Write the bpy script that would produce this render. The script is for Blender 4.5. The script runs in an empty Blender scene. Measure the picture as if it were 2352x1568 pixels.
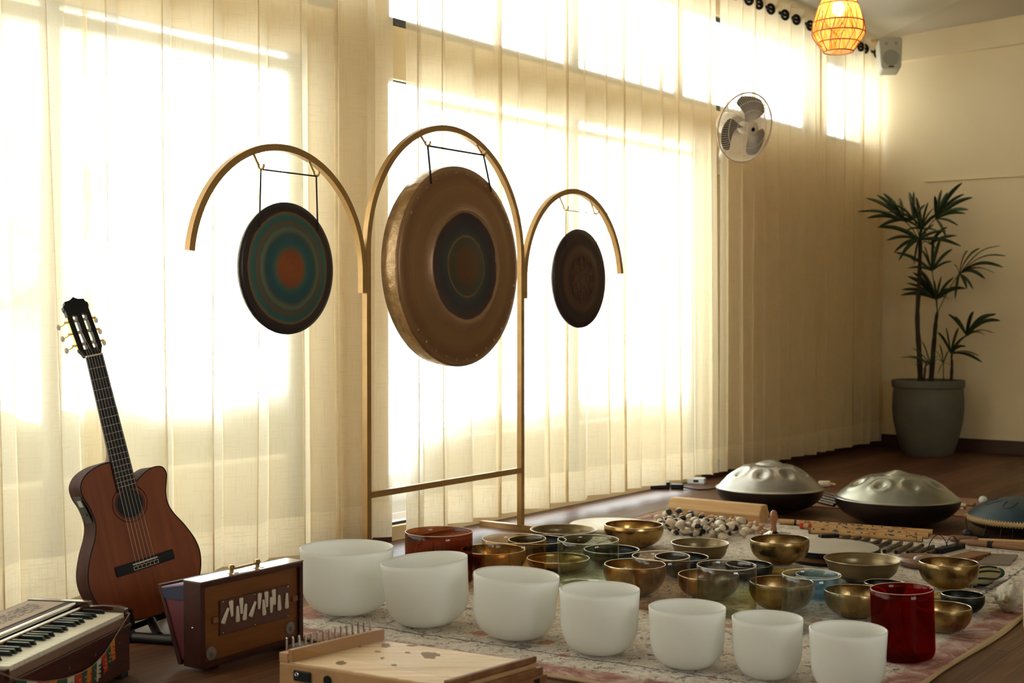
import bpy, math, random
from mathutils import Vector, Matrix
random.seed(7)
D = bpy.data
C = bpy.context.scene.collection
SC = bpy.context.scene
PI = math.pi

# ------------------------------------------------------------------ camera, world, exposure
FPX = 3080.0; CH = 0.95; PITCH = math.atan(54/3080)
cam = D.cameras.new('camera'); camo = D.objects.new('camera', cam); C.objects.link(camo)
cam.sensor_width = 36; cam.lens = 36*FPX/2352
camo.location = (0, 0, CH); camo.rotation_euler = (PI/2-PITCH, 0, 0)
cam.clip_start = .05
cam.dof.use_dof = True; cam.dof.focus_distance = 4.5; cam.dof.aperture_fstop = 4.5
SC.camera = camo
SKY = 6.0
w = D.worlds.new('sky'); SC.world = w; w.use_nodes = True
bg = w.node_tree.nodes['Background']; bg.inputs[0].default_value = (.93, .98, 1.0, 1); bg.inputs[1].default_value = SKY
# bright hazy sky low down, darkened overhead to weaken the high light on the curtains
_nt = w.node_tree; _tc = _nt.nodes.new('ShaderNodeTexCoord'); _sp = _nt.nodes.new('ShaderNodeSeparateXYZ'); _rp = _nt.nodes.new('ShaderNodeValToRGB')
_nt.links.new(_tc.outputs['Generated'], _sp.inputs[0]); _nt.links.new(_sp.outputs[2], _rp.inputs[0]); _nt.links.new(_rp.outputs[0], bg.inputs[0])
_e = _rp.color_ramp.elements; _e[0].position = .26; _e[0].color = (.95, .99, 1.0, 1); _e[1].position = .60; _e[1].color = (.36, .35, .31, 1)
SC.view_settings.view_transform = 'Standard'; SC.view_settings.look = 'None'
SC.view_settings.gamma = 1; SC.view_settings.exposure = 0.72
SC.view_settings.use_curve_mapping = False
SC.cycles.use_denoising = True
SC.cycles.max_bounces = 14; SC.cycles.diffuse_bounces = 7; SC.cycles.transmission_bounces = 12
SC.cycles.transparent_max_bounces = 24; SC.cycles.glossy_bounces = 5
SC.cycles.sample_clamp_indirect = 6

# ------------------------------------------------------------------ geometry of the place
def ray(px, py):
    x = (px-1176)/FPX; z = (784-py)/FPX
    c, s = math.cos(PITCH), math.sin(PITCH)
    y = c+z*s; zz = -s+z*c
    return Vector((x/y, 1, zz/y))
def at(px, py, Y): return Vector((0, 0, CH))+ray(px, py)*Y
def fl(px, py, z=0.0):
    r = ray(px, py); return Vector((0, 0, CH))+r*((z-CH)/r.z)
def pxm(Y): return FPX/Y
P0 = Vector((-.147, 5.96, 0)); U = Vector((.5958, .8031, 0)); N = Vector((.8031, -.5958, 0))
def W(s, d, z=0.0): return P0+U*s+N*d+Vector((0, 0, z))
def s_at(px, d):          # where the sight line through column px meets the vertical plane at distance d
    r = ray(px, 784); Y = (N.dot(P0)+d)/(N.x*r.x+N.y*r.y)
    p = Vector((r.x*Y, Y, 0)); return (p-P0).dot(U)
UROT = math.atan2(U.y, U.x)

# ------------------------------------------------------------------ mesh builder
class MB:
    def __init__(s): s.v = []; s.f = []; s.uv = {}
    def add(s, vs, fs):
        o = len(s.v); s.v += [Vector(a) for a in vs]; s.f += [tuple(i+o for i in q) for q in fs]; return s
    def box(s, c, size, ax=None):
        X, Y, Z = ax or (Vector((1, 0, 0)), Vector((0, 1, 0)), Vector((0, 0, 1)))
        c = Vector(c); h = [a/2 for a in size]
        vs = [c+X*(i*h[0])+Y*(j*h[1])+Z*(k*h[2]) for k in (-1, 1) for j in (-1, 1) for i in (-1, 1)]
        return s.add(vs, [(0, 2, 3, 1), (4, 5, 7, 6), (0, 1, 5, 4), (2, 6, 7, 3), (0, 4, 6, 2), (1, 3, 7, 5)])
    def span(s, a, b): # axis aligned box between corners
        a = Vector(a); b = Vector(b); return s.box((a+b)/2, [abs(b[i]-a[i]) for i in range(3)])
    def wbox(s, s0, s1, d0, d1, z0, z1):
        return s.box(W((s0+s1)/2, (d0+d1)/2, (z0+z1)/2), (abs(s1-s0), abs(d1-d0), abs(z1-z0)), (U, N, Vector((0, 0, 1))))
    def prism(s, pts, z0, z1, fn=None):
        n = len(pts); fn = fn or (lambda a, b, z: Vector((a, b, z)))
        vs = [fn(p[0], p[1], z0) for p in pts]+[fn(p[0], p[1], z1) for p in pts]
        return s.add(vs, [tuple(range(n))[::-1], tuple(range(n, 2*n))]+[(i, (i+1) % n, n+(i+1) % n, n+i) for i in range(n)])
    def lathe(s, prof, seg=56, c=(0, 0, 0), closed=False):
        c = Vector(c); vs = []; n = len(prof)
        for r, z in prof:
            for k in range(seg):
                a = 2*PI*k/seg; vs.append(c+Vector((r*math.cos(a), r*math.sin(a), z)))
        fs = []
        for i in range(n if closed else n-1):
            j = (i+1) % n
            for k in range(seg):
                k2 = (k+1) % seg; fs.append((i*seg+k, i*seg+k2, j*seg+k2, j*seg+k))
        if not closed:
            if prof[0][0] > 1e-5: fs.append(tuple(range(seg))[::-1])
            if prof[-1][0] > 1e-5: fs.append(tuple((n-1)*seg+k for k in range(seg)))
        return s.add(vs, fs)
    def tube(s, path, r, seg=8, closed=False, flat=None, up=None):
        path = [Vector(p) for p in path]; n = len(path); vs = []; prev = None
        for i, p in enumerate(path):
            a = path[(i-1) % n] if (closed or i > 0) else p; b = path[(i+1) % n] if (closed or i < n-1) else p
            t = (b-a).normalized()
            if prev is None:
                ref = Vector(up) if up else (Vector((0, 0, 1)) if abs(t.z) < .9 else Vector((1, 0, 0)))
            else: ref = prev
            nn = (ref-t*ref.dot(t)).normalized(); bb = t.cross(nn); prev = nn
            rr = r[i] if isinstance(r, (list, tuple)) else r
            for k in range(seg):
                an = 2*PI*(k+.5)/seg
                vs.append(p+nn*(rr*math.cos(an))+bb*(rr*(flat or 1)*math.sin(an)))
        fs = []
        for i in range(n if closed else n-1):
            j = (i+1) % n
            for k in range(seg):
                k2 = (k+1) % seg; fs.append((i*seg+k, i*seg+k2, j*seg+k2, j*seg+k))
        if not closed: fs += [tuple(range(seg))[::-1], tuple((n-1)*seg+k for k in range(seg))]
        return s.add(vs, fs)
    def torus(s, c, R, r, seg=48, sub=8, axis=None):
        c = Vector(c); A = Vector(axis or (0, 0, 1)).normalized()
        X = A.orthogonal().normalized(); Y = A.cross(X)
        return s.tube([c+X*(R*math.cos(2*PI*k/seg))+Y*(R*math.sin(2*PI*k/seg)) for k in range(seg)], r, sub, True, up=A)
    def sphere(s, c, r, seg=16, rings=10, sc=(1, 1, 1)):
        c = Vector(c); vs = []; fs = []
        for i in range(rings+1):
            ph = PI*i/rings
            for k in range(seg):
                a = 2*PI*k/seg
                vs.append(c+Vector((r*sc[0]*math.sin(ph)*math.cos(a), r*sc[1]*math.sin(ph)*math.sin(a), r*sc[2]*math.cos(ph))))
        for i in range(rings):
            for k in range(seg):
                k2 = (k+1) % seg; fs.append((i*seg+k, (i+1)*seg+k, (i+1)*seg+k2, i*seg+k2))
        return s.add(vs, fs)
    def build(s, name, m, parent=None, smooth=False, bevel=0, loc=None, rot=None, sharp=40):
        me = D.meshes.new(name); me.from_pydata([tuple(v) for v in s.v], [], s.f); me.validate()
        import bmesh
        bm = bmesh.new(); bm.from_mesh(me); bmesh.ops.remove_doubles(bm, verts=bm.verts, dist=1e-6)
        bmesh.ops.recalc_face_normals(bm, faces=bm.faces)
        if smooth:
            for f in bm.faces: f.smooth = True
            for e in bm.edges:
                if len(e.link_faces) == 2 and e.calc_face_angle(0) > math.radians(sharp): e.smooth = False
        bm.to_mesh(me); bm.free()
        me.materials.append(m)
        o = D.objects.new(name, me); C.objects.link(o)
        if bevel:
            b = o.modifiers.new('bevel', 'BEVEL'); b.width = bevel; b.segments = 2; b.limit_method = 'ANGLE'
        if parent: o.parent = parent
        if loc is not None: o.location = loc
        if rot is not None: o.rotation_euler = rot
        return o
def tag(o, label, cat, group=None, kind=None):
    if label: o['label'] = label
    if cat: o['category'] = cat
    if group: o['group'] = group
    if kind: o['kind'] = kind
    return o
def empty(name, loc, label, cat, group=None, rot=(0, 0, 0)):
    o = D.objects.new(name, None); C.objects.link(o); o.location = loc; o.rotation_euler = rot
    o.empty_display_size = .05
    return tag(o, label, cat, group)
def struct(o, label=None):
    o['kind'] = 'structure'
    if label: o['label'] = label
    return o
def copy_thing(src, loc, label, rot=None):
    r = src.copy(); C.objects.link(r); r.location = loc
    if rot is not None: r.rotation_euler = rot
    r['label'] = label
    for ch in [c for c in D.objects if c.parent == src]:
        c = ch.copy(); C.objects.link(c); c.parent = r
    return r

# ------------------------------------------------------------------ materials
def newmat(name):
    m = D.materials.new(name); m.use_nodes = True; nt = m.node_tree; nt.nodes.clear()
    out = nt.nodes.new('ShaderNodeOutputMaterial'); return m, nt, out
def nd(nt, t, **kw):
    n = nt.nodes.new('ShaderNode'+t)
    for k, v in kw.items():
        if k in n.inputs: n.inputs[k].default_value = v
        else: setattr(n, k, v)
    return n
def c4(c): return (c[0], c[1], c[2], 1)
def coords(nt, scale=(1, 1, 1), kind='Object', rot=(0, 0, 0)):
    tc = nd(nt, 'TexCoord'); mp = nd(nt, 'Mapping'); mp.inputs['Scale'].default_value = scale; mp.inputs['Rotation'].default_value = rot
    nt.links.new(tc.outputs[kind], mp.inputs[0]); return mp.outputs[0]
def ramp(nt, fac, stops, interp='LINEAR'):
    r = nd(nt, 'ValToRGB'); r.color_ramp.interpolation = interp
    e = r.color_ramp.elements
    while len(e) > 1: e.remove(e[-1])
    e[0].position = stops[0][0]; e[0].color = c4(stops[0][1]) if not isinstance(stops[0][1], float) else (stops[0][1],)*3+(1,)
    for p, c in stops[1:]:
        x = e.new(p); x.color = c4(c) if not isinstance(c, float) else (c,)*3+(1,)
    nt.links.new(fac, r.inputs[0]); return r.outputs[0]
def mth(nt, op, a, b=None):
    n = nd(nt, 'Math', operation=op)
    for i, x in enumerate((a, b)):
        if x is None: continue
        if isinstance(x, (int, float)): n.inputs[i].default_value = x
        else: nt.links.new(x, n.inputs[i])
    return n.outputs[0]
def mix(nt, fac, a, b, blend='MIX'):
    n = nd(nt, 'Mix', data_type='RGBA', blend_type=blend)
    for sock, x in ((n.inputs[0], fac), (n.inputs[6], a), (n.inputs[7], b)):
        if isinstance(x, (int, float)): sock.default_value = x
        elif isinstance(x, tuple): sock.default_value = c4(x)
        else: nt.links.new(x, sock)
    return n.outputs[2]
def noise(nt, vec, scale=5, detail=3, rough=.5, dist=0):
    n = nd(nt, 'TexNoise', Scale=scale, Detail=detail, Roughness=rough, Distortion=dist); nt.links.new(vec, n.inputs['Vector']); return n.outputs[0]
def bump(nt, h, strength=.2, dist=.01):
    b = nd(nt, 'Bump', Strength=strength, Distance=dist); nt.links.new(h, b.inputs['Height']); return b.outputs[0]
def mat(name, col, rough=.5, metal=0, var=None, vscale=8, vstretch=(1, 1, 1), coat=0, bmp=0, spec=.5):
    m, nt, out = newmat(name); p = nd(nt, 'BsdfPrincipled')
    p.inputs['Base Color'].default_value = c4(col); p.inputs['Roughness'].default_value = rough
    p.inputs['Metallic'].default_value = metal; p.inputs['Coat Weight'].default_value = coat; p.inputs['Coat Roughness'].default_value = .1
    p.inputs['Specular IOR Level'].default_value = spec
    if var or bmp:
        co = coords(nt, vstretch); n = noise(nt, co, vscale, 4, .6)
        if var: nt.links.new(ramp(nt, n, [(.3, var), (.7, col)]), p.inputs['Base Color'])
        if bmp: nt.links.new(bump(nt, n, bmp), p.inputs['Normal'])
    nt.links.new(p.outputs[0], out.inputs[0]); return m
def glass(name, col, gloss=.5, ramp_stops=None, alpha=0.0, gcol=(1, 1, 1), zs=1.0):
    """thin coloured glass: clear tint with a Fresnel reflection"""
    m, nt, out = newmat(name); t = nd(nt, 'BsdfTransparent'); g = nd(nt, 'BsdfGlossy', Roughness=.03)
    g.inputs[0].default_value = c4(gcol); t.inputs[0].default_value = c4(col)
    if ramp_stops:
        tc = nd(nt, 'TexCoord'); sp = nd(nt, 'SeparateXYZ'); nt.links.new(tc.outputs['Object'], sp.inputs[0])
        z = mth(nt, 'MULTIPLY', sp.outputs[2], zs); rc = ramp(nt, z, ramp_stops)
        nt.links.new(rc, t.inputs[0])
    lw = nd(nt, 'LayerWeight', Blend=.5); k = mth(nt, 'ADD', mth(nt, 'MULTIPLY', mth(nt, 'POWER', lw.outputs['Facing'], 5.0), gloss*.55), .045*gloss)
    ms = nd(nt, 'MixShader'); nt.links.new(k, ms.inputs[0]); nt.links.new(t.outputs[0], ms.inputs[1]); nt.links.new(g.outputs[0], ms.inputs[2])
    last = ms
    if alpha:
        df = nd(nt, 'BsdfTranslucent'); df.inputs[0].default_value = c4([min(1, x*1.2) for x in col]); m2 = nd(nt, 'MixShader'); m2.inputs[0].default_value = alpha
        nt.links.new(ms.outputs[0], m2.inputs[1]); nt.links.new(df.outputs[0], m2.inputs[2]); last = m2
    nt.links.new(last.outputs[0], out.inputs[0]); return m

def curtain_mat():
    m, nt, out = newmat('sheer_linen')
    tc = nd(nt, 'TexCoord')
    def thr(sc, lo, hi):
        mp = nd(nt, 'Mapping'); mp.inputs['Scale'].default_value = sc; nt.links.new(tc.outputs['UV'], mp.inputs[0])
        n = noise(nt, mp.outputs[0], 1, 2, .6, .3); r = nd(nt, 'MapRange'); r.inputs[1].default_value = lo; r.inputs[2].default_value = hi
        nt.links.new(n, r.inputs[0]); return r.outputs[0]
    a = thr((9, 190, 1), .52, .72); b = thr((170, 8, 1), .52, .72); c = thr((24, 420, 1), .4, .8); e = thr((420, 24, 1), .4, .8)
    th = mth(nt, 'ADD', mth(nt, 'MAXIMUM', a, b), mth(nt, 'MULTIPLY', mth(nt, 'ADD', c, e), .35))
    th = mth(nt, 'MINIMUM', th, 1.0)
    sp = nd(nt, 'SeparateXYZ'); nt.links.new(tc.outputs['UV'], sp.inputs[0])
    hem = mth(nt, 'LESS_THAN', sp.outputs[1], .145)
    T = mth(nt, 'SUBTRACT', .42, mth(nt, 'MULTIPLY', th, .20))
    T = mth(nt, 'MULTIPLY', T, mth(nt, 'SUBTRACT', 1.0, mth(nt, 'MULTIPLY', hem, .65)))
    tr = nd(nt, 'BsdfTransparent'); tr.inputs[0].default_value = (1, 1, .97, 1)
    tl = nd(nt, 'BsdfTranslucent'); df = nd(nt, 'BsdfDiffuse')
    tl.inputs[0].default_value = (.95, .83, .61, 1); df.inputs[0].default_value = (.90, .78, .57, 1)
    m1 = nd(nt, 'MixShader'); m1.inputs[0].default_value = .45
    nt.links.new(df.outputs[0], m1.inputs[1]); nt.links.new(tl.outputs[0], m1.inputs[2])
    sc_ = nd(nt, 'BsdfRefraction', IOR=1.05, Roughness=.9); sc_.inputs[0].default_value = (1, .99, .95, 1)   # light scattered forward by the fibres
    m3 = nd(nt, 'MixShader'); m3.inputs[0].default_value = .5; nt.links.new(tr.outputs[0], m3.inputs[1]); nt.links.new(sc_.outputs[0], m3.inputs[2])
    m2 = nd(nt, 'MixShader'); nt.links.new(T, m2.inputs[0]); nt.links.new(m1.outputs[0], m2.inputs[1]); nt.links.new(m3.outputs[0], m2.inputs[2])
    for sk, cc in ((tl, (.97, .83, .58)), (df, (.92, .78, .54))):
        nt.links.new(mix(nt, mth(nt, 'MULTIPLY', th, .35), cc, (.45, .36, .22)), sk.inputs[0])
    nt.links.new(m2.outputs[0], out.inputs[0]); return m

def floor_mat():
    m, nt, out = newmat('dark_wood_planks'); p = nd(nt, 'BsdfPrincipled')
    co = coords(nt, rot=(0, 0, -UROT))
    br = nd(nt, 'TexBrick', Scale=1.0); br.offset = .37; br.inputs['Brick Width'].default_value = 1.3; br.inputs['Row Height'].default_value = .125
    br.inputs['Mortar Size'].default_value = .0018; br.inputs['Color1'].default_value = (.20, .20, .20, 1); br.inputs['Color2'].default_value = (.9, .9, .9, 1)
    br.inputs['Mortar'].default_value = (0, 0, 0, 1); nt.links.new(co, br.inputs['Vector'])
    mp = nd(nt, 'Mapping'); mp.inputs['Scale'].default_value = (1.2, 26, 1); nt.links.new(co, mp.inputs[0])
    g = noise(nt, mp.outputs[0], 2.2, 6, .65, .6)
    f = mth(nt, 'ADD', mth(nt, 'MULTIPLY', g, .75), mth(nt, 'MULTIPLY', br.outputs[0], .28))
    col = ramp(nt, f, [(.3, (.032, .014, .008)), (.55, (.10, .044, .023)), (.8, (.20, .098, .052))])
    nt.links.new(mix(nt, br.outputs[1], col, (.012, .006, .004)), p.inputs['Base Color'])
    p.inputs['Roughness'].default_value = .46; p.inputs['Specular IOR Level'].default_value = .22
    nt.links.new(bump(nt, g, .08, .004), p.inputs['Normal']); nt.links.new(p.outputs[0], out.inputs[0]); return m

def wood(name, c1, c2, axis='x', scale=6, rough=.4, coat=0, rings=.5):
    m, nt, out = newmat(name); p = nd(nt, 'BsdfPrincipled')
    sc = {'x': (1, 14, 14), 'y': (14, 1, 14), 'z': (14, 14, 1)}[axis]
    co = coords(nt, sc); n = noise(nt, co, scale*.5, 5, .6, rings)
    nt.links.new(ramp(nt, n, [(.3, c1), (.7, c2)]), p.inputs['Base Color'])
    p.inputs['Specular IOR Level'].default_value = .28; p.inputs['Roughness'].default_value = rough; p.inputs['Coat Weight'].default_value = coat; p.inputs['Coat Roughness'].default_value = .12
    nt.links.new(p.outputs[0], out.inputs[0]); return m

def gong_mat(name, stops, rough=.38, R=1.0, ham=0.0, metal=.45):
    """rings of colour by distance from the centre; the disc lies in local XZ, facing -Y"""
    m, nt, out = newmat(name); p = nd(nt, 'BsdfPrincipled')
    tc = nd(nt, 'TexCoord'); sp = nd(nt, 'SeparateXYZ'); nt.links.new(tc.outputs['Object'], sp.inputs[0])
    r = mth(nt, 'SQRT', mth(nt, 'ADD', mth(nt, 'POWER', sp.outputs[0], 2.0), mth(nt, 'POWER', sp.outputs[2], 2.0)))
    cx = nd(nt, 'CombineXYZ'); nt.links.new(mth(nt, 'MULTIPLY', r, 90), cx.inputs[0])
    fine = noise(nt, cx.outputs[0], 1.0, 3, .7); big = noise(nt, tc.outputs['Object'], 7, 4, .6)
    rn = mth(nt, 'ADD', mth(nt, 'DIVIDE', r, R), mth(nt, 'ADD', mth(nt, 'MULTIPLY', mth(nt, 'SUBTRACT', fine, .5), .05), mth(nt, 'MULTIPLY', mth(nt, 'SUBTRACT', big, .5), .07)))
    col = ramp(nt, rn, stops)
    col = mix(nt, mth(nt, 'MULTIPLY', fine, .35), col, (.03, .02, .015), 'MIX')
    nt.links.new(col, p.inputs['Base Color']); p.inputs['Metallic'].default_value = metal; p.inputs['Roughness'].default_value = rough
    h = mth(nt, 'ADD', mth(nt, 'MULTIPLY', fine, .6), mth(nt, 'MULTIPLY', big, ham)); nt.links.new(bump(nt, h, .5, .004), p.inputs['Normal'])
    nt.links.new(p.outputs[0], out.inputs[0]); return m

def rug_mat(x0, x1, y0, y1):
    m, nt, out = newmat('faded_persian_pile'); p = nd(nt, 'BsdfPrincipled', Roughness=.95); p.inputs['Specular IOR Level'].default_value = .1
    tc = nd(nt, 'TexCoord'); V = tc.outputs['UV']; sp = nd(nt, 'SeparateXYZ'); nt.links.new(V, sp.inputs[0])
    big = noise(nt, V, 2.2, 4, .6); med = noise(nt, V, 9, 4, .7, 1.2); fine = noise(nt, V, 60, 3, .7); grit = noise(nt, V, 260, 2, .8)
    base = ramp(nt, mth(nt, 'ADD', mth(nt, 'MULTIPLY', fine, .6), mth(nt, 'MULTIPLY', big, .4)), [(.35, (.50, .45, .40)), (.6, (.78, .73, .66))])
    def line(n, c0, wd): 
        a = mth(nt, 'ABSOLUTE', mth(nt, 'SUBTRACT', n, c0)); r = nd(nt, 'MapRange'); r.inputs[1].default_value = wd; r.inputs[2].default_value = wd*.4
        nt.links.new(a, r.inputs[0]); return r.outputs[0]
    wear = nd(nt, 'MapRange'); wear.inputs[1].default_value = .45; wear.inputs[2].default_value = .6; nt.links.new(noise(nt, V, 26, 3, .7), wear.inputs[0])
    l1 = mth(nt, 'MULTIPLY', line(noise(nt, V, 12, 3, .6, 2.5), .5, .03), wear.outputs[0])
    l2 = mth(nt, 'MULTIPLY', line(noise(nt, V, 19, 2, .5, 3.0), .46, .04), wear.outputs[0])
    col = mix(nt, l1, base, (.07, .075, .10)); col = mix(nt, mth(nt, 'MULTIPLY', l2, .8), col, (.20, .10, .09))
    vo = nd(nt, 'TexVoronoi', Scale=9.0); nt.links.new(V, vo.inputs['Vector'])
    rn = nd(nt, 'SeparateColor'); nt.links.new(vo.outputs['Color'], rn.inputs[0])
    spot = mth(nt, 'MULTIPLY', mth(nt, 'LESS_THAN', mth(nt, 'ADD', vo.outputs['Distance'], mth(nt, 'MULTIPLY', fine, .35)), .45), mth(nt, 'GREATER_THAN', rn.outputs[0], .62))
    scol = ramp(nt, rn.outputs[1], [(0, (.42, .13, .10)), (.4, (.10, .13, .20)), (.6, (.45, .33, .14)), (.8, (.10, .10, .13))], 'CONSTANT')
    col = mix(nt, mth(nt, 'MULTIPLY', spot, .72), col, scol)
    # border: distance to the nearest edge
    dx = mth(nt, 'MINIMUM', mth(nt, 'SUBTRACT', sp.outputs[0], x0), mth(nt, 'SUBTRACT', x1, sp.outputs[0]))
    dy = mth(nt, 'MINIMUM', mth(nt, 'SUBTRACT', sp.outputs[1], y0), mth(nt, 'SUBTRACT', y1, sp.outputs[1]))
    e = mth(nt, 'ADD', mth(nt, 'MINIMUM', dx, dy), mth(nt, 'MULTIPLY', mth(nt, 'SUBTRACT', med, .5), .05))
    red = ramp(nt, med, [(.38, (.20, .055, .045)), (.5, (.36, .15, .13)), (.58, (.48, .32, .29)), (.7, (.60, .50, .45))])
    bm_ = ramp(nt, e, [(0, 1.0), (.085, 1.0), (.115, 0.0)]); bmv = nd(nt, 'RGBToBW'); nt.links.new(bm_, bmv.inputs[0])
    col = mix(nt, mth(nt, 'MULTIPLY', bmv.outputs[0], .85), col, red)
    l3 = line(e, .20, .006); col = mix(nt, mth(nt, 'MULTIPLY', l3, .8), col, (.07, .07, .09))
    e2 = mth(nt, 'LESS_THAN', mth(nt, 'MINIMUM', dx, dy), .012); col = mix(nt, e2, col, (.50, .38, .22))
    col = mix(nt, mth(nt, 'MULTIPLY', grit, .25), col, (.14, .11, .10))
    nt.links.new(col, p.inputs['Base Color']); nt.links.new(bump(nt, grit, .4, .004), p.inputs['Normal'])
    nt.links.new(p.outputs[0], out.inputs[0]); return m

def frost_mat():
    m, nt, out = newmat('frosted_quartz')
    df = nd(nt, 'BsdfDiffuse'); df.inputs[0].default_value = (.93, .93, .91, 1)
    tl = nd(nt, 'BsdfTranslucent'); tl.inputs[0].default_value = (.97, .98, .97, 1)
    ms = nd(nt, 'MixShader'); ms.inputs[0].default_value = .60
    nt.links.new(df.outputs[0], ms.inputs[1]); nt.links.new(tl.outputs[0], ms.inputs[2])
    g = nd(nt, 'BsdfGlossy', Roughness=.45); fr = nd(nt, 'Fresnel', IOR=1.3); m2 = nd(nt, 'MixShader')
    nt.links.new(fr.outputs[0], m2.inputs[0]); nt.links.new(ms.outputs[0], m2.inputs[1]); nt.links.new(g.outputs[0], m2.inputs[2])
    nt.links.new(m2.outputs[0], out.inputs[0]); return m

M = dict(
    floor=floor_mat(), curtain=curtain_mat(),
    wall=mat('cream_plaster', (.81, .69, .48), .9, var=(.78, .66, .45), vscale=3),
    ceil=mat('ceiling_paint', (.60, .55, .44), .9), ceil2=mat('ceiling_panel', (.52, .45, .34), .9),
    base=mat('dark_baseboard', (.05, .018, .014), .5), frame=mat('black_aluminium', (.02, .022, .022), .5),
    brass_paint=mat('gold_paint', (.44, .27, .11), .38, .6, var=(.36, .21, .08), vscale=12),
    hook=mat('gold_hook', (.50, .33, .14), .35, .7), black_cord=mat('black_cord', (.012, .012, .014), .8),
    frost=frost_mat(),
    brass=mat('hammered_brass', (.42, .29, .125), .28, 1, var=(.19, .125, .06), vscale=22, bmp=.25),
    brass2=mat('polished_brass', (.50, .32, .12), .24, 1, var=(.26, .16, .06), vscale=14, bmp=.12),
    olive=mat('dull_olive_bronze', (.24, .19, .11), .36, 1, var=(.17, .13, .075), vscale=5, vstretch=(1, 1, 6)),
    darkbowl=mat('dark_patina', (.030, .034, .034), .38, .8, var=(.010, .011, .012), vscale=18, bmp=.2),
    rim=mat('pale_rim', (.55, .47, .36), .25, .8),
    cushion=None, steel=mat('brushed_steel', (.44, .45, .48), .30, 1, var=(.36, .37, .39), vscale=6),
    steel2=mat('greenish_steel', (.42, .45, .44), .28, 1, var=(.34, .37, .36), vscale=6),
    shell_dark=mat('dark_bronze_shell', (.028, .020, .018), .30, .6),
    black=mat('black_plastic', (.009, .009, .010), .5, spec=.2), blackm=mat('black_metal', (.010, .010, .011), .4, .3),
    white_pl=mat('white_plastic', (.55, .55, .53), .4), ivory=mat('ivory', (.60, .52, .42), .35, var=(.50, .42, .33), vscale=20),
    gold=mat('gold_tuner', (.75, .52, .12), .25, 1), silver=mat('silver', (.72, .72, .74), .18, 1), string=mat('string', (.45, .38, .30), .3, .6),
    cedar=wood('orange_cedar', (.155, .034, .008), (.23, .055, .013), 'z', 5, .5, 0),
    rosewood=mat('rosewood', (.060, .018, .012), .7, spec=.10, var=(.030, .009, .007), vscale=6, vstretch=(6, 6, 1)),
    ebony=mat('ebony', (.008, .007, .008), .5, spec=.2), mahog=wood('dark_mahogany', (.030, .007, .005), (.055, .014, .009), 'x', 5, .45, 0),
    teak=wood('teak_panel', (.11, .037, .008), (.17, .060, .014), 'x', 5, .5), walnut=mat('walnut_plate', (.075, .028, .018), .4),
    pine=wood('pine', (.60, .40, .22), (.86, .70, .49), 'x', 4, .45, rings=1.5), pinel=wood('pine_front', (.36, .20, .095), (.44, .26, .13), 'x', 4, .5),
    brownw=wood('brown_wood', (.14, .058, .024), (.24, .11, .05), 'x', 5, .42), tan=wood('tan_wood', (.48, .28, .12), (.62, .40, .20), 'x', 3, .45, rings=1.2),
    bamboo=mat('bamboo', (.47, .28, .11), .4, var=(.36, .20, .07), vscale=9), skin=mat('drum_skin', (.86, .82, .75), .38, var=(.82, .78, .70), vscale=4),
    skin2=mat('grey_drum_skin', (.46, .43, .38), .45, var=(.40, .37, .33), vscale=6),
    tubew=mat('dark_chime_tube', (.075, .055, .042), .35, .5), clay=mat('brown_polished_wood', (.16, .075, .045), .3, coat=.3),
    red=mat('red_cloth', (.36, .02, .01), .8), orange=mat('orange_cloth', (.42, .13, .01), .8), green=mat('dark_green_cloth', (.012, .055, .03), .8), cream=mat('cream_cloth', (.42, .37, .29), .9),
    shell=mat('white_shell', (.56, .53, .47), .5, var=(.40, .36, .30), vscale=14, bmp=.5), wax=None,
    knob=mat('dull_knob', (.16, .13, .11), .5), pot=mat('grey_cement', (.135, .135, .118), .8, var=(.10, .10, .088), vscale=5, bmp=.1), stem=mat('palm_stem', (.030, .020, .012), .8, bmp=.4, vscale=40),
    leaf=mat('palm_leaf', (.018, .048, .010), .45, var=(.010, .030, .008), vscale=6), soil=mat('soil', (.02, .014, .01), .95),
    bluepan=mat('blue_enamel', (.014, .042, .070), .45, .2, var=(.009, .030, .052), vscale=10), rope=mat('gold_rope', (.40, .27, .12), .7),
    speaker=mat('grey_white_speaker', (.46, .44, .36), .5), speakerg=mat('speaker_grille', (.30, .29, .24), .7, bmp=.2, vscale=200),
    fanw=mat('fan_cream', (.72, .64, .54), .4), blade=mat('fan_blade_grey', (.11, .092, .086), .35),
    leather=mat('terracotta_mat', (.26, .12, .07), .8), hedge=mat('hedge_leaves', (.045, .065, .022), .9, var=(.015, .028, .01), vscale=14),
    haze_leaf=mat('pale_green_leaves', (.50, .56, .42), .9, var=(.36, .42, .30), vscale=6), dryhedge=mat('pale_shrub', (.10, .09, .05), .9, var=(.06, .05, .03), vscale=10), render=mat('outside_render', (.30, .24, .16), .9), patio=mat('patio_stone', (.34, .30, .24), .9, var=(.28, .24, .19), vscale=2),
)

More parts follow.
